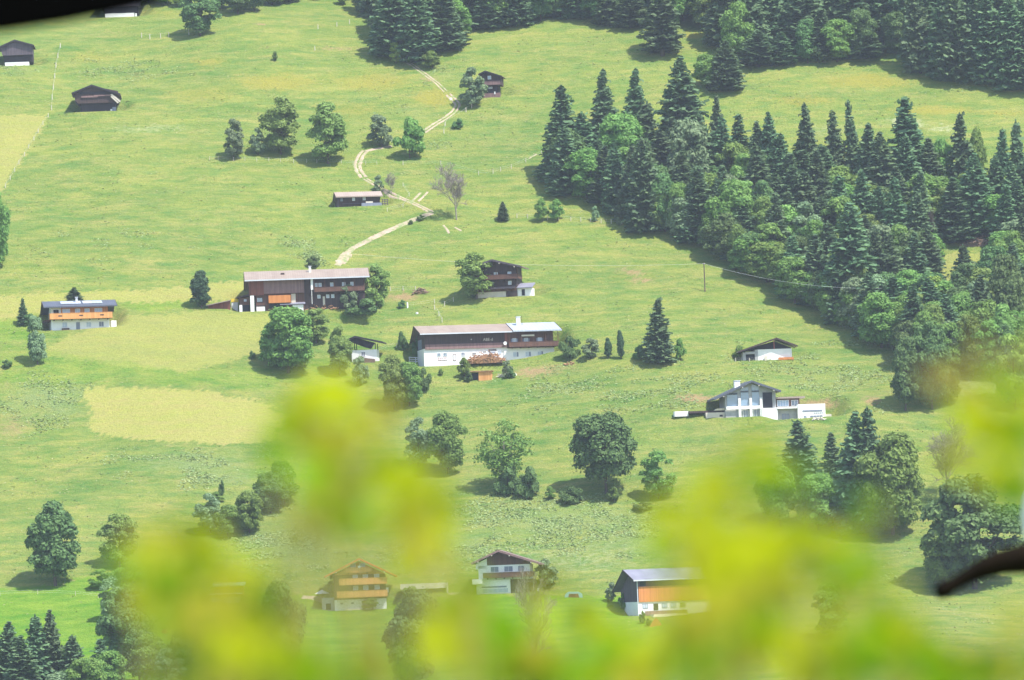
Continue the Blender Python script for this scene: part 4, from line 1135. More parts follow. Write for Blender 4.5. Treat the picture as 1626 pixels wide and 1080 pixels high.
# --- modern house
h = House('b12', 'modern_house', 'modern house with a glazed gable and flat white annexes on the right', 'house')
h.box('wall', 'concrete', -5, 77, 4, 55, BASE, 12.5)
h.put(MB().prism([(-5, 12.55), (77, 12.55), (77, 41), (37, 55), (-5, 37)], 'w', 4, 55), 'gable_wall', 'concrete')
h.roof_y('slate', -7, 60, -24, 30.5, 37, 57.5, 84, 40, 2.4, 'slate', purlins=4)
h.chimney(17, 14, 44, 58, 9, 'white')
for (a, b_, z0, z1, z2) in ((-2, 15, 18, 37, 37), (20.5, 33, 18, 40, 48), (38.5, 50, 18, 40, 49.5)):
    o = h.put(MB().prism([(a, z0), (b_, z0), (b_, z2 if a < 30 else z1+8), (a, z1+(1 if a < 0 else 5 if a < 30 else 12))], 'w', 3.2, 3.95), 'glazing', 'glassblue')
    h.box('blind', 'slate', a, b_, 2.9, 3.15, z1-1, z1+1.6, parent=o)
for x in (17.7, 35.7, 52.5): h.box('column', 'white', x-2, x+2, 0, 3.9, BASE, 30)
h.box('dark_bay', 'darkhole', 56, 71, 3, 3.95, 13, 38); h.box('parapet', 'white', -4, 52, -.4, 1.0, 12.6, 17.5)
h.box('terrace_wall', 'white', 53, 78, -1, 3.9, BASE, 13)
for (a, b_) in ((23, 32), (40, 50)): h.win((a+b_)/2, 5, b_-a-1.5, 12, 'glass', 'frame', w=3.9, mull=1)
h.box('garage_wall', 'cream', -36, -5.1, 8, 30, BASE, 9); h.box('garage_roof', 'dark', -62, -4, 14, 34, 9.3, 12.5); h.box('garage_end', 'white', -84, -62.1, 20, 34, 5, 13)
h.put(MB().prism([(-22, 12.1), (-5, 12.1), (-5, 15.5), (-17, 15)], 'w', 10, 26), 'gravel_pile', 'sand')
h.box('garage_window', 'darkhole', -14, -9, 7.5, 7.95, 2, 5)
D8 = -8
h.box('annex_wall', 'concrete', 78.1, 110, 6, 45, BASE-8, 19+D8); h.box('annex_slab', 'white', 77.5, 120, -2, 45, 19.05+D8, 22+D8)
h.box('upper_room', 'brown', 79, 116, 8, 40, 22.05+D8, 35+D8); h.box('terrace_roof', 'pinkroof2', 76, 124, 2, 44, 35.3+D8, 38+D8)
h.win(89, 28+D8, 18, 9, 'glassblue', 'frame', w=8, mull=3); h.win(108, 28+D8, 10, 8, 'glass', 'frame', w=8, mull=1)
h.win(92, 5+D8, 11, 11, 'glass', 'shutter', w=6, mull=2)
h.box('white_annex', 'white', 110.5, 155, -3, 40, BASE-8, 25+D8); h.box('annex_end', 'cream', 155.1, 165, -1, 20, BASE-8, 8+D8)
h.box('window_band', 'shutter', 118, 150, -3.5, -3.05, 13+D8, 15.5+D8); h.win(140, 4+D8, 20, 5, 'shutter', 'frame', w=-3, mull=3); h.win(122, 4+D8, 4, 5, 'glass', 'frame', w=-3)
for i in range(5): h.box('window_slot', 'shutter', 136+i*3.2, 138+i*3.2, -3.4, -3.05, 9.5+D8, 11+D8)

# --- chalet with three orange balconies
h = House('b13', 'chalet', 'chalet with three stacked orange wooden balconies over a white ground floor', 'house')
h.box('wall', 'white', -2, 80, 0, 75, BASE, 17)
h.put(MB().prism([(-2, 17.05), (80, 17.05), (80, 55), (38, 77), (-2, 58)], 'w', .6, 75), 'timber_wall', 'brown')
h.put(MB().prism([(-2, 56), (80, 56), (38, 77)], 'w', -.4, .58), 'gable_boards', 'orange')
h.roof_y('woodroof', -14, 80, -17, 55, 39, 82, 98, 52, 2.0, 'orange2', purlins=3)
h.balcony(2, 82, 21, 9, 9, 'orange', right=30); h.balcony(6, 82, 41, 9, 9, 'orange', right=30); h.balcony(14, 58, 60, 7, 8, 'orange')
for x in (32, 48, 66):
    h.win(x, 35, 7, 6, 'curtain', w=.6); h.win(x, 54, 7, 5.5, 'curtain', w=.6)
for x in (29, 44): h.win(x, 71, 8, 5, 'curtain', w=-.4)
for x in (9, 26, 62): h.win(x, 11, 4, 2.5, 'glass', 'frame')
h.door(44, 0, 5, 12, 'shutter'); h.box('bench', 'cream', 15, 38, -3, -1, 0, 2.5)
h.put(MB().prism([(36, 69), (40, 71), (42, 68), (38, 66)], 'w', -9.5, -9), 'parasol', 'white')
h.box('side_terrace', 'concrete', -22, -2.1, 10, 40, BASE, 21); h.box('cellar_opening', 'darkhole', -16, -8, 9.3, 9.95, 2, 12)
h.box('corner_wall', 'white', 80.1, 84, 2, 30, 26, 34)

# --- chalet with brown gable
h = House('b14', 'chalet', 'white chalet with a wide brown gable and wooden balcony, behind blurred leaves', 'house')
h.box('wall', 'white', 0, 54, 0, 60, BASE, 22); h.box('garage_wall', 'brown', 54.1, 90, 4, 60, BASE, 22)
h.box('upper_wall', 'white', 4, 86, 1, 60, 22.05, 45)
h.put(MB().prism([(18, 45.05), (84, 45.05), (84, 52), (38, 65), (18, 57)], 'w', 1.5, 60), 'gable_boards', 'brown')
h.put(MB().prism([(0, 40), (17.9, 40), (17.9, 56), (0, 48)], 'w', 1, 50), 'gable_wall', 'white')
h.roof_y('woodroof', -12, 66, -6, 50, 38, 69, 106, 45, 2.2, 'redgrey', purlins=4)
h.balcony(12, 92, 26, 7, 9, 'brown', right=20); h.box('side_balcony', 'white', -6, 11, -8, 10, 16, 24)
for x, wd in ((30, 12), (52, 13), (72, 9)): h.win(x, 38.5, wd, 8, 'shutter', 'frame', w=1)
h.box('lower_opening', 'shutter', 8, 48, -.5, -.03, 9.5, 12); h.win(30, 5, 40, 6, 'curtain', 'frame', mull=4)

# --- barn with orange boards
h = House('b15', 'barn', 'barn with bright orange boards over a white base and grey ribbed roof', 'barn')
h.box('wall', 'white', 0, 158, 0, 75, BASE, 22)
h.put(MB().prism([(-.5, 22.05), (75, 22.05), (75, 40), (36, 66), (-.5, 58)], 'u', .5, 158), 'timber_wall', 'greywood')
h.box('board_cladding', 'orange2', 1, 158, -1.8, -.52, 21.5, 46); h.box('loft_opening', 'darkhole', 4, 14, -.9, -.52, 47, 57)
h.box('upper_boards', 'brown', 14.1, 158, -1.2, -.52, 46.05, 58)
h.roof_x('greyroof', -9, 168, -7, 57, 38, 74, 88, 40, fascia='fascia')
h.box('downpipe', 'fascia', -1.3, -.1, -1.6, -.4, -2, 56)
for x in (12, 45, 60): h.win(x, 15, 8, 6.5, 'curtain', 'shutter')
h.door(30, 8, 7, 10); h.win(76, 15, 8, 6, 'glass', 'shutter')
h.box('fence_panel', 'redgrey', 8, 80, -9, -8.4, 0, 7)
h.put(MB().prism([(12, -10), (78, -10), (72, 1.5), (16, 1.5)], 'w', -26, -9.1), 'terrace', 'sand')
ORGB = h

# ------------------------------------------------------------------ small things around the houses
def heap(name, u, v, wpx, hpx, mat, label, cat, seed, dpx=None, n=70, lift=0, long_=.9):
    P, d = ground(u, v); k = d/FPX; r = random.Random(seed); mb = MB()
    Wm, Hm, Dm = wpx*k, hpx*k, (dpx or wpx*.5)*k
    P = Vector((P.x, P.y+Dm*.5, P.z+lift*k)); P.z = max(P.z, hz(P.x, P.y)+lift*k)
    for i in range(n):
        a = r.uniform(-1, 1); b_ = r.uniform(-1, 1); t_ = (1-a*a)*(1-b_*b_*.8)
        x = a*Wm/2; y = b_*Dm/2; z = Hm*t_*r.uniform(.15, 1)-.15
        L = r.uniform(.5, 1.2)*long_; th = r.gauss(.4, .8); ph = r.gauss(0, .35)
        q = Vector((math.cos(th)*math.cos(ph), math.sin(th)*math.cos(ph), math.sin(ph)))*L
        p = Vector((x, y, z)); rr = r.uniform(.07, .17)
        mb.tube([p-q, p+q], [rr, rr*.8], 5)
    # earth core
    core = []
    for i in range(12): core.append((-Wm/2+Wm*i/11, Hm*.75*(1-(2*i/11-1)**2)-.8))
    mb.prism(core, 'w', -Dm*.3, Dm*.3)
    o = mb.build(name, M[mat]); o.location = P; return tag(o, label, cat)
heap('timber_heap', 772, 586, 56, 16, 'log', 'heap of brown and orange timber on top of the bank before the white farmhouse', 'wood pile', 1, 34, 130, 6, 1.1)
P, d = ground(772, 604); k = d/FPX
r_ = empty('wooden_shed', P, R(-4)); tag(r_, 'small open timber shed with a pale board door under the timber heap', 'shed')
MB().box(-24, -12, 4, 20, -6, 13).scaled(k).build('opening', M['darkhole'], r_)
MB().box(-12, 9, 0, 18, -6, 14).scaled(k).build('door', M['orange'], r_); MB().box(-26, 11, -2, 22, 14.1, 15.5).scaled(k).build('roof', M['log'], r_)
heap('firewood_pile', 505, 493, 66, 12, 'log', 'long stack of split firewood below the dark farmhouse', 'wood pile', 2, 20, 130, 0)
heap('brushwood_pile', 1560, 394, 66, 16, 'logred', 'brown brushwood pile at the top of the clearing in the right wood', 'wood pile', 3, 24, 130)
heap('rubble_pile', 800, 600, 22, 9, 'post', 'pale rubble and planks right of the timber shed', 'wood pile', 4, 14, 30, 0, .5)
heap('log_pile', 668, 468, 22, 7, 'logred', 'grey brown log pile on the slope right of the long farmhouse', 'wood pile', 5, 14, 40)
P, d = ground(465, 494); k = d/FPX
r_ = empty('shelter', P, R(2)); tag(r_, 'grey roofed shelter over a white wall in front of the dark farmhouse', 'shed')
MB().prism([(-2, 10), (16, 17), (16, 18.2), (-2, 11.2)], 'u', -20, 20).scaled(k).build('roof', M['greyroof'], r_)
MB().box(0, 17, 0, 10, -14, 9.5).scaled(k).build('wall', M['white'], r_)
pm = MB(); pm.box(-19, -17.5, -1, 0, -8, 10.2); pm.box(18, 19, -1, 0, -8, 10.2); pm.scaled(k).build('post', M['brown'], r_)
P, d = ground(437, 493); k = d/FPX
d_ = MB(); 
for i in range(6):
    a0 = i/6*math.pi/2; a1 = (i+1)/6*math.pi/2; r0, r1 = math.cos(a0)*6, math.cos(a1)*6; z0, z1 = math.sin(a0)*5, math.sin(a1)*5
    for j in range(12):
        b0, b1 = j*math.pi/6, (j+1)*math.pi/6
        d_.poly([(r0*math.cos(b0), r0*math.sin(b0), z0), (r0*math.cos(b1), r0*math.sin(b1), z0), (r1*math.cos(b1), r1*math.sin(b1), z1), (r1*math.cos(b0), r1*math.sin(b0), z1)])
o = d_.scaled(k).build('white_tank', M['white'], smooth=True); o.location = P; tag(o, 'round white domed tank beside the shelter of the dark farmhouse', 'tank')
P, d = ground(351, 491); k = d/FPX
r_ = empty('woodshed', P, R(3)); tag(r_, 'low open woodshed with a long pale roof, between the egg shaped evergreen and farmhouse', 'shed')
MB().prism([(-23, 6), (16, 13), (16, 14.3), (-23, 7.3)], 'w', -3, 14).scaled(k).build('roof', M['pinkroof2'], r_)
MB().prism([(-20, -8), (15, -8), (15, 12.8), (-20, 6)], 'w', 2, 13).scaled(k).build('wall', M['red'], r_)
P, d = ground(373, 492); k = d/FPX
r_ = empty('crate_stack', P, R(3)); tag(r_, 'white crate stack covered by a yellow tarpaulin beside the dark farmhouse', 'crate')
MB().box(-5, 5, 0, 7, -6, 12).scaled(k).build('crate', M['frame'], r_); MB().box(-5.6, 5.8, -.6, 7.6, 12.1, 17.5).scaled(k).build('tarpaulin', M['yellow'], r_)
# terrace wall below the bottom chalets
P, d = ground(696, 944); k = d/FPX
r_ = empty('retaining_wall', P, R(0)); tag(r_, 'pale garage roof slab with a post left of the chalet with brown gable', 'wall')
MB().box(-60, 15, 6, 26, 10, 18.5).scaled(k).build('slab', M['cream'], r_); MB().box(13.5, 16, 3, 5.9, -6, 18.5).scaled(k).build('post', M['cream'], r_)
P, d = ground(360, 957); k = d/FPX
r_ = empty('greenhouse', P, R(-1)); tag(r_, 'low building with two pale teal sheets and a white rail behind blurred leaves', 'greenhouse')
MB().box(-25, 20, 0, 30, -10, 10).scaled(k).build('wall', M['teal'], r_); MB().box(-27, 25, -2, 0, 13, 15).scaled(k).build('rail', M['frame'], r_)
MB().box(-20, 26, 4, 30, 10.05, 27).scaled(k).build('upper_wall', M['orange2'], r_); MB().prism([(-2, 25.5), (20, 31), (20, 32), (-2, 27)], 'u', -22, 30).scaled(k).build('roof', M['teal'], r_)
P, d = ground(911, 949); k = d/FPX
r_ = empty('tent', P, 0); tag(r_, 'small low tent with pale teal sides and dark opening on the lawn', 'tent')
MB().prism([(-15, -1), (15, -1), (13, 6), (8, 9), (-8, 9.5), (-13, 6)], 'w', 1, 12).scaled(k).build('canvas', M['teal'], r_)
MB().prism([(-9, -1), (9, -1), (7, 6), (-7, 6)], 'w', .4, .95).scaled(k).build('opening', M['red'], r_)
P, d = ground(855, 944); k = d/FPX
r_ = empty('garden_light', P, 0); tag(r_, 'short post with a white top on the lawn left of the tent', 'post')
MB().box(-.6, .6, -.6, .6, -3, 5).scaled(k).build('post', M['brown'], r_); MB().box(-1.6, 1.6, -1.6, 1.6, 5.02, 9).scaled(k).build('lamp_head', M['frame'], r_)
P, d = ground(512, 960); k = d/FPX
r_ = empty('parasol', P, 0); tag(r_, 'large white parasol beside the left wall of the orange balcony chalet', 'parasol')
pm = MB(); ap = (0, 0, 24)
for i in range(8):
    a0, a1 = i*math.pi/4, (i+1)*math.pi/4
    pm.poly([ap, (12*math.cos(a0), 12*math.sin(a0), 17.5), (12*math.cos(a1), 12*math.sin(a1), 17.5)])
pm.scaled(k).build('canopy', M['white'], r_); MB().tube([(0, 0, -3), (0, 0, 23.5)], [.5, .5], 6).scaled(k).build('pole', M['brown'], r_)
P, d = ground(1042, 994); k = d/FPX
mb = MB(); c = [(-11+22*i/10, 15*max(0, 1-abs(2*i/10-1)**1.3)-2) for i in range(11)]; mb.prism(c, 'w', -2, 5)
o = mb.scaled(k).build('earth_heap', M['orange2']); o.location = P; tag(o, 'pointed orange earth heap in front of the barn yard', 'heap')

heap('firewood_pile', 905, 580, 20, 5, 'log', 'small firewood pile right of the big white farmhouse on the lawn', 'wood pile', 8, 8, 40, 0, .5)
heap('rubble_pile', 1300, 668, 20, 5, 'post', 'pale soil and rubble beside the right annex of the modern house', 'wood pile', 9, 10, 30, 0, .4)
# fences
def post(parent, P, hgt=1.3, r0=.07, mat='post'):
    m_ = MB().tube([(0, 0, -.5), (0, 0, hgt)], [r0, r0*.9], 6); o = m_.build('post', M[mat], parent); o.location = P-parent.location; return o
def fence(pix, label, hgt=1.2, rad=.09, wires=2, name='wire_fence'):
    G = [ground(u, v)[0] for u, v in pix]
    r_ = empty(name, G[0]); tag(r_, label, 'fence')
    for g in G: post(r_, g, hgt, rad)
    if wires:
        mb = MB()
        for w_ in range(wires):
            zz = hgt*(.9-.4*w_)
            for a, b_ in zip(G[:-1], G[1:]):
                n = max(2, int((b_-a).length/5)); P_ = []
                for i in range(n+1):
                    q = a.lerp(b_, i/n); q = Vector((q.x, q.y, max(hz(q.x, q.y), 0 if n > 1 else q.z)+zz)); P_.append(q-r_.location)
                mb.tube(P_, [.012]*len(P_), 3, False)
        mb.build('wire', M['wire'], r_)
    return r_
def span(a, b_, n, jit=0, seed=0):
    r = random.Random(seed)
    return [(a[0]+(b_[0]-a[0])*i/n+r.uniform(-jit, jit), a[1]+(b_[1]-a[1])*i/n+r.uniform(-jit, jit)*.3) for i in range(n+1)]
fence([(96,76),(92,92),(89,107),(87,124),(85,142),(83,158),(82,175)], 'line of fence posts climbing straight up right of the grey black barn', 1.4, .13)
fence(span((76,186),(8,298),9,1), 'fence along the right border of the yellow mown field at upper left')
fence([(225,60),(238,62),(255,61),(268,59),(300,55)], 'row of pale fence posts left of the round dark tree at the top', 1.5, .13, 1)
fence(span((330,254),(600,262),14,3,2), 'wire fence on posts below the row of trees on the upper meadow', 1.1, .06)
fence([(640,262),(700,262),(760,278),(783,276),(795,272),(812,268),(835,258),(860,246)], 'pasture fence running right above the large bare tree')
fence(span((822,346),(1020,358),12,2,3), 'pasture fence through the paired bushes to the wood corner')
fence([(500,80),(505,46),(535,42),(555,38)], 'few pale posts on the top meadow beside the forest tongue', 1.3, .12, 0)
fence([(640,300-4),(650,312),(640,330),(615,336)], 'short fence between the long low hut and the track', 1.1, .07)
fence([(705,212),(707,200),(740,178),(749,172)], 'white posts at the edge of the upper track near the grey green tree', 1.3, .12, 1)
fence([(720,488-9),(706,474+12),(690,482),(648,488)], 'fence on the slope between the two dark chalets')
fence([(690,492),(697,502),(702,512)], 'short fence dropping towards the roof of the white farmhouse', 1.3, .09)
fence([(600,560),(630,552),(660,545)], 'thin fence behind the black roofed shed')
fence([(1250,566),(1190,574),(1168,574)], 'low fence in front of the wide roofed garage', .9)
fence([(0,946),(60,944),(120,946),(156,950)], 'fence in the grass under the big dark tree at left', 1.1, .05)
fence([(620,462),(640,461),(660,461)], 'pale rail fence right of the farmhouse tree', 1.1, .1, 3)
P = ground(647, 489)[0]; o = MB().tube([(0, 0, -.5), (0, 0, 1.5)], [.2, .18], 6).build('marker_post', M['frame']); o.location = P; tag(o, 'single thick white post right of the long dark farmhouse', 'post')
# white board fence left of the farmhouse
G = [ground(u, v)[0] for u, v in ((650, 576), (660, 577), (671, 578))]
r_ = empty('board_fence', G[0]); tag(r_, 'white painted board fence at the left corner of the big white farmhouse', 'fence')
for g in G: post(r_, g, 1.6, .1, 'frame')
mb = MB()
for zz in (.5, 1.0, 1.5):
    for a, b_ in zip(G[:-1], G[1:]): mb.tube([a-G[0]+Vector((0, 0, zz)), b_-G[0]+Vector((0, 0, zz))], [.1, .1], 4)
mb.build('rail', M['frame'], r_)
# power line
P, d = ground(1119.5, 463); k = d/FPX
r_ = empty('utility_pole', P, 0); tag(r_, 'tall brown utility pole standing alone on the meadow', 'pole')
hp = 46*k
MB().tube([(0, 0, -1), (0, 0, hp)], [.17, .13], 7).build('shaft', M['pole'], r_); MB().tube([(-.3, 0, hp-.3), (.3, 0, hp-.3)], [.07, .07], 5).build('insulator', M['frame'], r_)
top = P+Vector((0, 0, hp-.25))
def cable(a, b_, sag, label):
    P_ = [a.lerp(b_, i/24)-Vector((0, 0, sag*4*(i/24)*(1-i/24)))-a for i in range(25)]
    o = MB().tube(P_, [.02]*25, 4, False).build('power_cable', M['wire']); o.location = a; tag(o, label, 'cable')
gl = ground(560, 425)[0]; a_end = ray(560, 403)*gl.length
cable(top, a_end, 1.6, 'pale overhead cable running left from the utility pole over the meadow')
gr_ = ground(1400, 545)[0]; b_end = ray(1400, 458)*gr_.length
cable(top, b_end, 1.8, 'overhead cable running right from the utility pole into the wood')
# stones and small white marks in the grass
for i, (u, v, s_, lab) in enumerate([(1511,468,.9,'white stone below the clearing in the right wood'),(716,158,.5,'white stone by the upper track'),(662,498,.35,'small white stone in the grass right of the white post'),(817,596,.6,'pale boulder right of the timber shed'),(262,1004,.7,'orange brown boulder on the lawn at lower left')]):
    P = ground(u, v)[0]; mb = MB(); r = random.Random(i)
    pr = [(s_*(.8+.4*r.random())*math.cos(a*math.pi/4), s_*(.8+.4*r.random())*math.sin(a*math.pi/4)) for a in range(8)]
    mb.prism(pr, 'z', -.3, s_*.6); mb.prism([(x*.65, y*.65) for x, y in pr], 'z', s_*.6, s_*.95)
    o = mb.build('boulder', M['white' if i != 4 else 'orange2']); o.location = P; tag(o, lab, 'stone')

# ------------------------------------------------------------------ blurred shrubs right in front of the lens
def glow(name, c1, c2, tr=.45):
    mt, t, b = newmat(name)
    geo = N(t, 'ShaderNodeNewGeometry')
    c = mixc(t, geo.outputs['Random Per Island'], c1, c2)
    t.links.new(c, b.inputs['Base Color']); b.inputs['Roughness'].default_value = .8; b.inputs['Specular IOR Level'].default_value = .05
    x = N(t, 'ShaderNodeBsdfTranslucent'); t.links.new(c, x.inputs[0])
    mx = N(t, 'ShaderNodeMixShader'); mx.inputs[0].default_value = tr
    t.links.new(b.outputs[0], mx.inputs[1]); t.links.new(x.outputs[0], mx.inputs[2]); t.links.new(mx.outputs[0], t.nodes['Material Output'].inputs[0])
    return mt
M['fl_yel'] = glow('young yellow green leaf', (.28, .355, .004), (.43, .455, .010))
M['fl_grn'] = glow('green shrub leaf', (.11, .26, .006), (.22, .37, .010))
M['fl_olv'] = glow('olive leaf', (.26, .27, .015), (.42, .38, .035))
M['fl_drk'] = glow('dark green leaf', (.07, .16, .01), (.14, .26, .02))  # leaves of a darker green than the rest
M['fl_brn'] = glow('brown dry leaf', (.20, .17, .03), (.32, .28, .06))
M['twig'] = plain('green brown twig', (.34, .34, .06), (.26, .22, .05), 40)
def leaf_mass(name, cen, rx, rz, n, size, mat, parent, r, dy=.12):
    mb = MB()
    for i in range(n):
        d = Vector((r.gauss(0, .44), r.gauss(0, .5), r.gauss(0, .44)))
        if d.length > 1.25: d = d.normalized()*1.25
        p = Vector((d.x*rx, d.y*dy, d.z*rz))
        a = Vector((r.gauss(0, 1), r.gauss(0, .6), r.gauss(0, .8))).normalized(); nn = Vector((r.gauss(.2, .5), -1+r.gauss(0, .5), r.gauss(.5, .5)))
        b_ = a.cross(nn).normalized(); L = size*r.choice((.6, .9, 1.2, 1.6)); Wd = L*r.uniform(.42, .6); up = a.cross(b_)*L*.12
        q = [p-a*L, p-a*L*.35+b_*Wd*.85, p+a*L*.3+b_*Wd*.8, p+a*L+up, p+a*L*.3-b_*Wd*.8, p-a*L*.35-b_*Wd*.85]
        mb.poly([x+cen for x in q])
    return mb.build(name, mat, parent)
def shrub(label, base_uv, dist, blobs, seed, side=False):
    r = random.Random(seed)
    base = at_dist(base_uv[0], base_uv[1], dist); root = empty('shrub', base); tag(root, label, 'shrub')
    px = dist/FPX
    for (u, v, ru, rv, dens, m_) in blobs:
        dd = dist*r.uniform(.86, 1.12)
        c = at_dist(u, v, dd)-base; k = dd/FPX
        area = math.pi*ru*rv; n = max(3, int(dens*area/430))
        # a twig from the base of the shrub carrying this spray of leaves
        st = Vector((c.x*.92+r.uniform(-.02, .02), c.y*.8, min(0, c.z-.05)-.08)); bow = Vector((r.uniform(-.025, .025), 0, 0))
        if side: st = Vector((max(.0, c.x)+.06, c.y, c.z*1.0+r.uniform(-.01, .03))); bow = Vector((0, 0, r.uniform(-.004, .01)))
        tw = MB().tube([st, st.lerp(c, .35)+bow, st.lerp(c, .7)+bow*.8, c, c+Vector((r.uniform(-.5, .5)*ru*k, 0, rv*k*.6))], [.0022, .0018, .0015, .0012, .0006], 5)
        b_ = tw.build('branch', M['twig'], root)
        leaf_mass('leaves', c, ru*k, rv*k, n, .0085*dist/2.5, M[m_], b_, r)
    return root
Y_, G_, O_, D_, B2 = 'fl_yel', 'fl_grn', 'fl_olv', 'fl_drk', 'fl_brn'
SH_LEFT = [(535,622,44,26,.75,Y_),(505,640,50,24,.8,Y_),(470,655,40,24,.6,Y_),(560,645,50,24,.45,Y_),(450,690,44,28,.75,G_),(490,690,60,30,.8,O_),(520,730,52,38,.8,O_),
 (565,700,52,30,.5,Y_),(620,735,60,34,.65,G_),(655,770,56,38,.95,Y_),(690,800,50,34,1.,Y_),(720,790,34,26,.5,G_),(600,780,56,40,.6,G_),(545,790,60,44,.8,O_),(500,765,50,36,.5,G_),(430,740,40,30,.4,G_),
 (510,830,50,30,.4,O_),(570,825,50,26,.7,G_),(640,840,46,30,.8,O_),(680,840,44,30,.55,Y_),(650,885,34,30,.8,Y_),(700,870,40,22,.35,G_),(610,640,36,20,.25,O_),(600,660,20,14,.4,B2)]
SH_LEFT2 = [(480,1075,60,28,.9,D_),(250,1000,36,36,.6,G_),(430,1030,44,30,.7,Y_),(300,1085,60,24,.7,G_),(230,940,40,34,.5,Y_),(270,870,48,34,.75,O_),(300,850,50,34,.75,Y_),(320,885,48,34,.95,G_),(260,910,50,34,.8,G_),(300,930,56,38,1.,G_),(350,900,46,34,.6,Y_),(370,930,50,34,.6,O_),(300,975,60,40,.95,O_),
 (350,985,60,40,.8,O_),(400,970,50,34,.45,G_),(330,1030,60,42,.9,Y_),(390,1030,60,44,.85,Y_),(440,1000,46,36,.5,O_),(450,1060,60,40,.75,G_),(380,1080,80,40,.9,O_),(520,1060,70,34,.85,G_),(560,1080,60,30,.8,O_),(290,1060,50,34,.6,D_),(220,890,30,26,.3,O_),(425,930,36,28,.35,G_)]
SH_MID = [(640,1075,50,26,.6,G_),(690,1010,36,30,.6,Y_),(1020,1075,60,28,.8,Y_),(850,1078,60,24,.9,D_),(760,960,50,34,.75,Y_),(720,985,44,34,.6,Y_),(790,1000,60,38,.9,G_),(840,960,60,34,.55,Y_),(740,1040,56,38,.95,Y_),(800,1060,70,36,1.,G_),(860,1030,60,36,.6,O_),(920,1000,64,38,.45,Y_),(900,1060,70,36,.75,G_),(980,1040,64,36,.5,G_),(960,1080,60,30,.7,O_),(760,930,40,22,.5,G_),(860,925,44,20,.4,O_),(730,910,30,22,.5,O_),(720,960,26,20,.6,G_)]
SH_RIGHT = [(1125,935,50,34,1.,Y_),(1130,970,44,30,1.,O_),(1165,900,50,30,.9,Y_),(1120,790,52,38,.85,Y_),(1090,830,48,36,.8,Y_),(1150,745,56,30,.65,Y_),(1210,725,56,30,.6,Y_),(1260,760,50,34,.45,G_),(1180,790,56,36,.85,Y_),(1130,860,60,38,.95,Y_),(1080,880,44,34,.6,G_),(1190,850,60,36,.75,Y_),
 (1250,830,56,36,.75,D_),(1230,880,60,36,1.,Y_),(1290,870,60,36,.9,Y_),(1150,920,60,38,.95,O_),(1210,930,60,38,.95,O_),(1270,940,56,36,.85,Y_),(1160,980,64,38,.95,G_),(1110,1010,60,36,.6,O_),(1180,1050,70,40,1.,O_),(1110,1060,60,36,.85,G_),(1240,1010,60,40,.8,Y_),(1270,1060,64,38,1.,Y_),(1040,1020,48,36,.4,Y_),(1340,900,50,34,.6,G_),(1330,850,46,30,.5,G_),(1040,870,30,24,.3,G_)]
SH_RIGHT2 = [(1620,1075,50,30,1.,D_),(1540,1078,50,26,.9,G_),(1625,975,26,24,.7,O_),(1330,1075,60,28,.9,G_),(1450,1000,44,28,.5,Y_),(1300,1000,50,34,.8,Y_),(1350,960,56,36,.5,Y_),(1370,900,50,34,.7,G_),(1400,930,40,30,.5,Y_),(1400,1000,60,38,.95,G_),(1350,1040,64,40,.9,G_),(1430,1040,60,38,1.,D_),(1480,1015,50,30,.8,Y_),(1500,1050,60,34,.95,G_),(1555,1040,50,30,.85,O_),(1610,1050,40,32,.9,D_),(1570,1070,60,34,.85,O_),(1450,1075,60,30,.9,G_),(1600,1010,30,22,.6,B2),(1390,800,40,30,.3,G_)]
SH_EDGE = [(1560,620,46,32,.6,O_),(1530,600,30,24,.4,B2),(1590,660,44,34,.8,Y_),(1550,680,46,36,.75,Y_),(1610,700,40,38,1.,G_),(1570,730,46,34,.8,Y_),(1605,760,40,34,.95,G_),(1560,780,36,28,.45,Y_),(1615,620,34,32,.7,G_),(1515,655,36,28,.4,G_),(1500,720,30,26,.2,O_),(1590,790,34,26,.5,G_),(1540,565,24,22,.3,B2),(1640,560,26,60,.6,D_)]
shrub('blurred yellow green shrub reaching highest into the photo, left of centre', (560, 1180), 2.5, SH_LEFT, 1)
shrub('blurred olive and yellow shrub at the lower left in front of the small trees', (330, 1200), 2.3, SH_LEFT2, 2)
shrub('blurred bright green shrub along the bottom edge in the middle', (800, 1200), 2.6, SH_MID, 3)
shrub('blurred bright yellow shrub right of the barn with orange boards', (1180, 1200), 2.4, SH_RIGHT, 4)
shrub('blurred green and olive shrub in the bottom right corner', (1450, 1200), 2.4, SH_RIGHT2, 5)
shrub('blurred yellow green twigs hanging in from the right edge', (1720, 700), 2.5, SH_EDGE, 6, side=True)

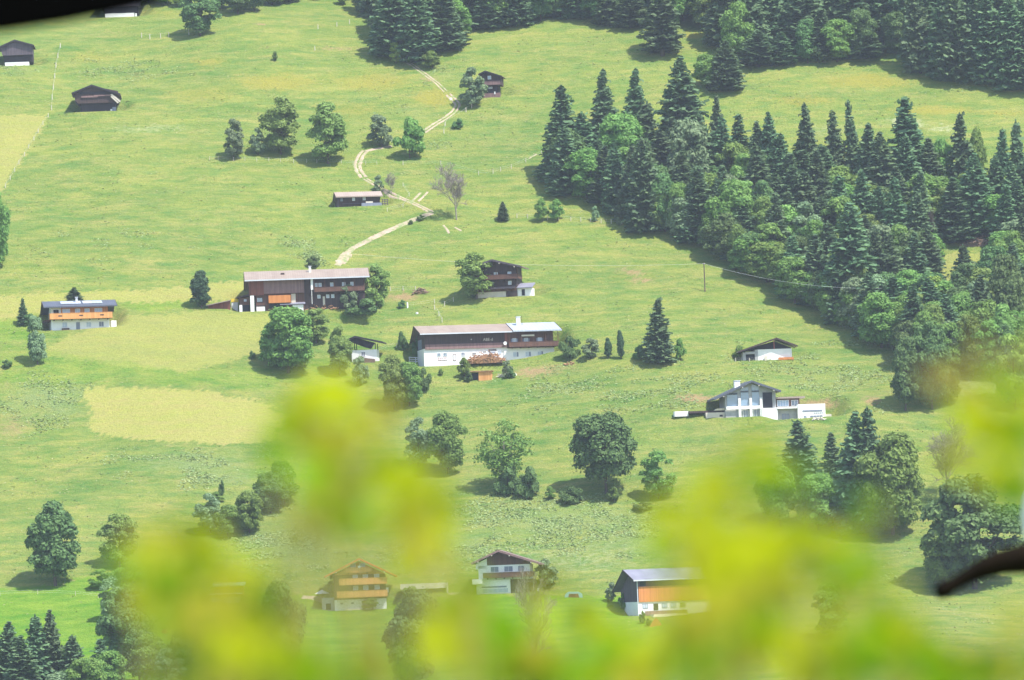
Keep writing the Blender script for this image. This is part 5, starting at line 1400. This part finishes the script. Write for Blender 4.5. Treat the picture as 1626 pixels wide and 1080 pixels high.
# bent dry leaf or twig, sharper than the rest because it is farther from the lens
def ctube(pix, dist, rads, name, mat, label, cat, flat=1.):
    P0 = at_dist(*pix[0], dist); px = dist/FPX
    mb = MB().tube([at_dist(u, v, dist)-P0 for u, v in pix], [q*px for q in rads], 10)
    o = mb.build(name, mat, smooth=True); o.location = P0; tag(o, label, cat); return o
M['dry'] = plain('dry brown bark', (.014, .009, .005), (.005, .004, .003), 9, .95); M['dry'].node_tree.nodes['Principled BSDF'].inputs['Specular IOR Level'].default_value = .1
ctube([(1720,888),(1660,886),(1625,887),(1590,893),(1560,903),(1535,916),(1515,928),(1500,936),(1486,943)], 10, [30,28,25,21,17,13,11,15,9], 'bent_twig', M['dry'], 'thick bent dark brown dry twig entering from the right edge', 'twig')
ctube([(1640,770),(1636,790),(1634,820),(1636,850),(1641,872)], 17, [3,12,15,12,3], 'white_post', M['frame'], 'rounded white object just cut by the right edge above the bent twig', 'post')
# underside corner of a roof board, top left; shade is put into its colour
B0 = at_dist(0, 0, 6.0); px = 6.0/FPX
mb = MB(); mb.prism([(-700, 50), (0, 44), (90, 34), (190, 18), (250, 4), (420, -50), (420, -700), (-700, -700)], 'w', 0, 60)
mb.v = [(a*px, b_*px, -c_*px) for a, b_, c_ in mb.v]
M['eave_shade'] = plain('shade black board', (.003, .003, .003), (.002, .002, .002)); M['eave_shade'].node_tree.nodes['Principled BSDF'].inputs['Specular IOR Level'].default_value = 0; o = mb.build('eave_board', M['eave_shade']); o.location = B0; tag(o, 'black out of focus eave board filling the top left corner', 'roof board')

# ------------------------------------------------------------------ air
hzm, t, b = newmat('valley haze'); t.nodes.remove(b)
pv = N(t, 'ShaderNodeVolumePrincipled'); pv.inputs['Color'].default_value = (.78, .88, 1., 1)
pv.inputs['Density'].default_value = 0.00006; pv.inputs['Anisotropy'].default_value = 0.0
t.links.new(pv.outputs[0], t.nodes['Material Output'].inputs['Volume'])
o = MB().box(-950, 950, -90, 2700, -120, 640).build('haze', hzm); tag(o, kind='stuff')
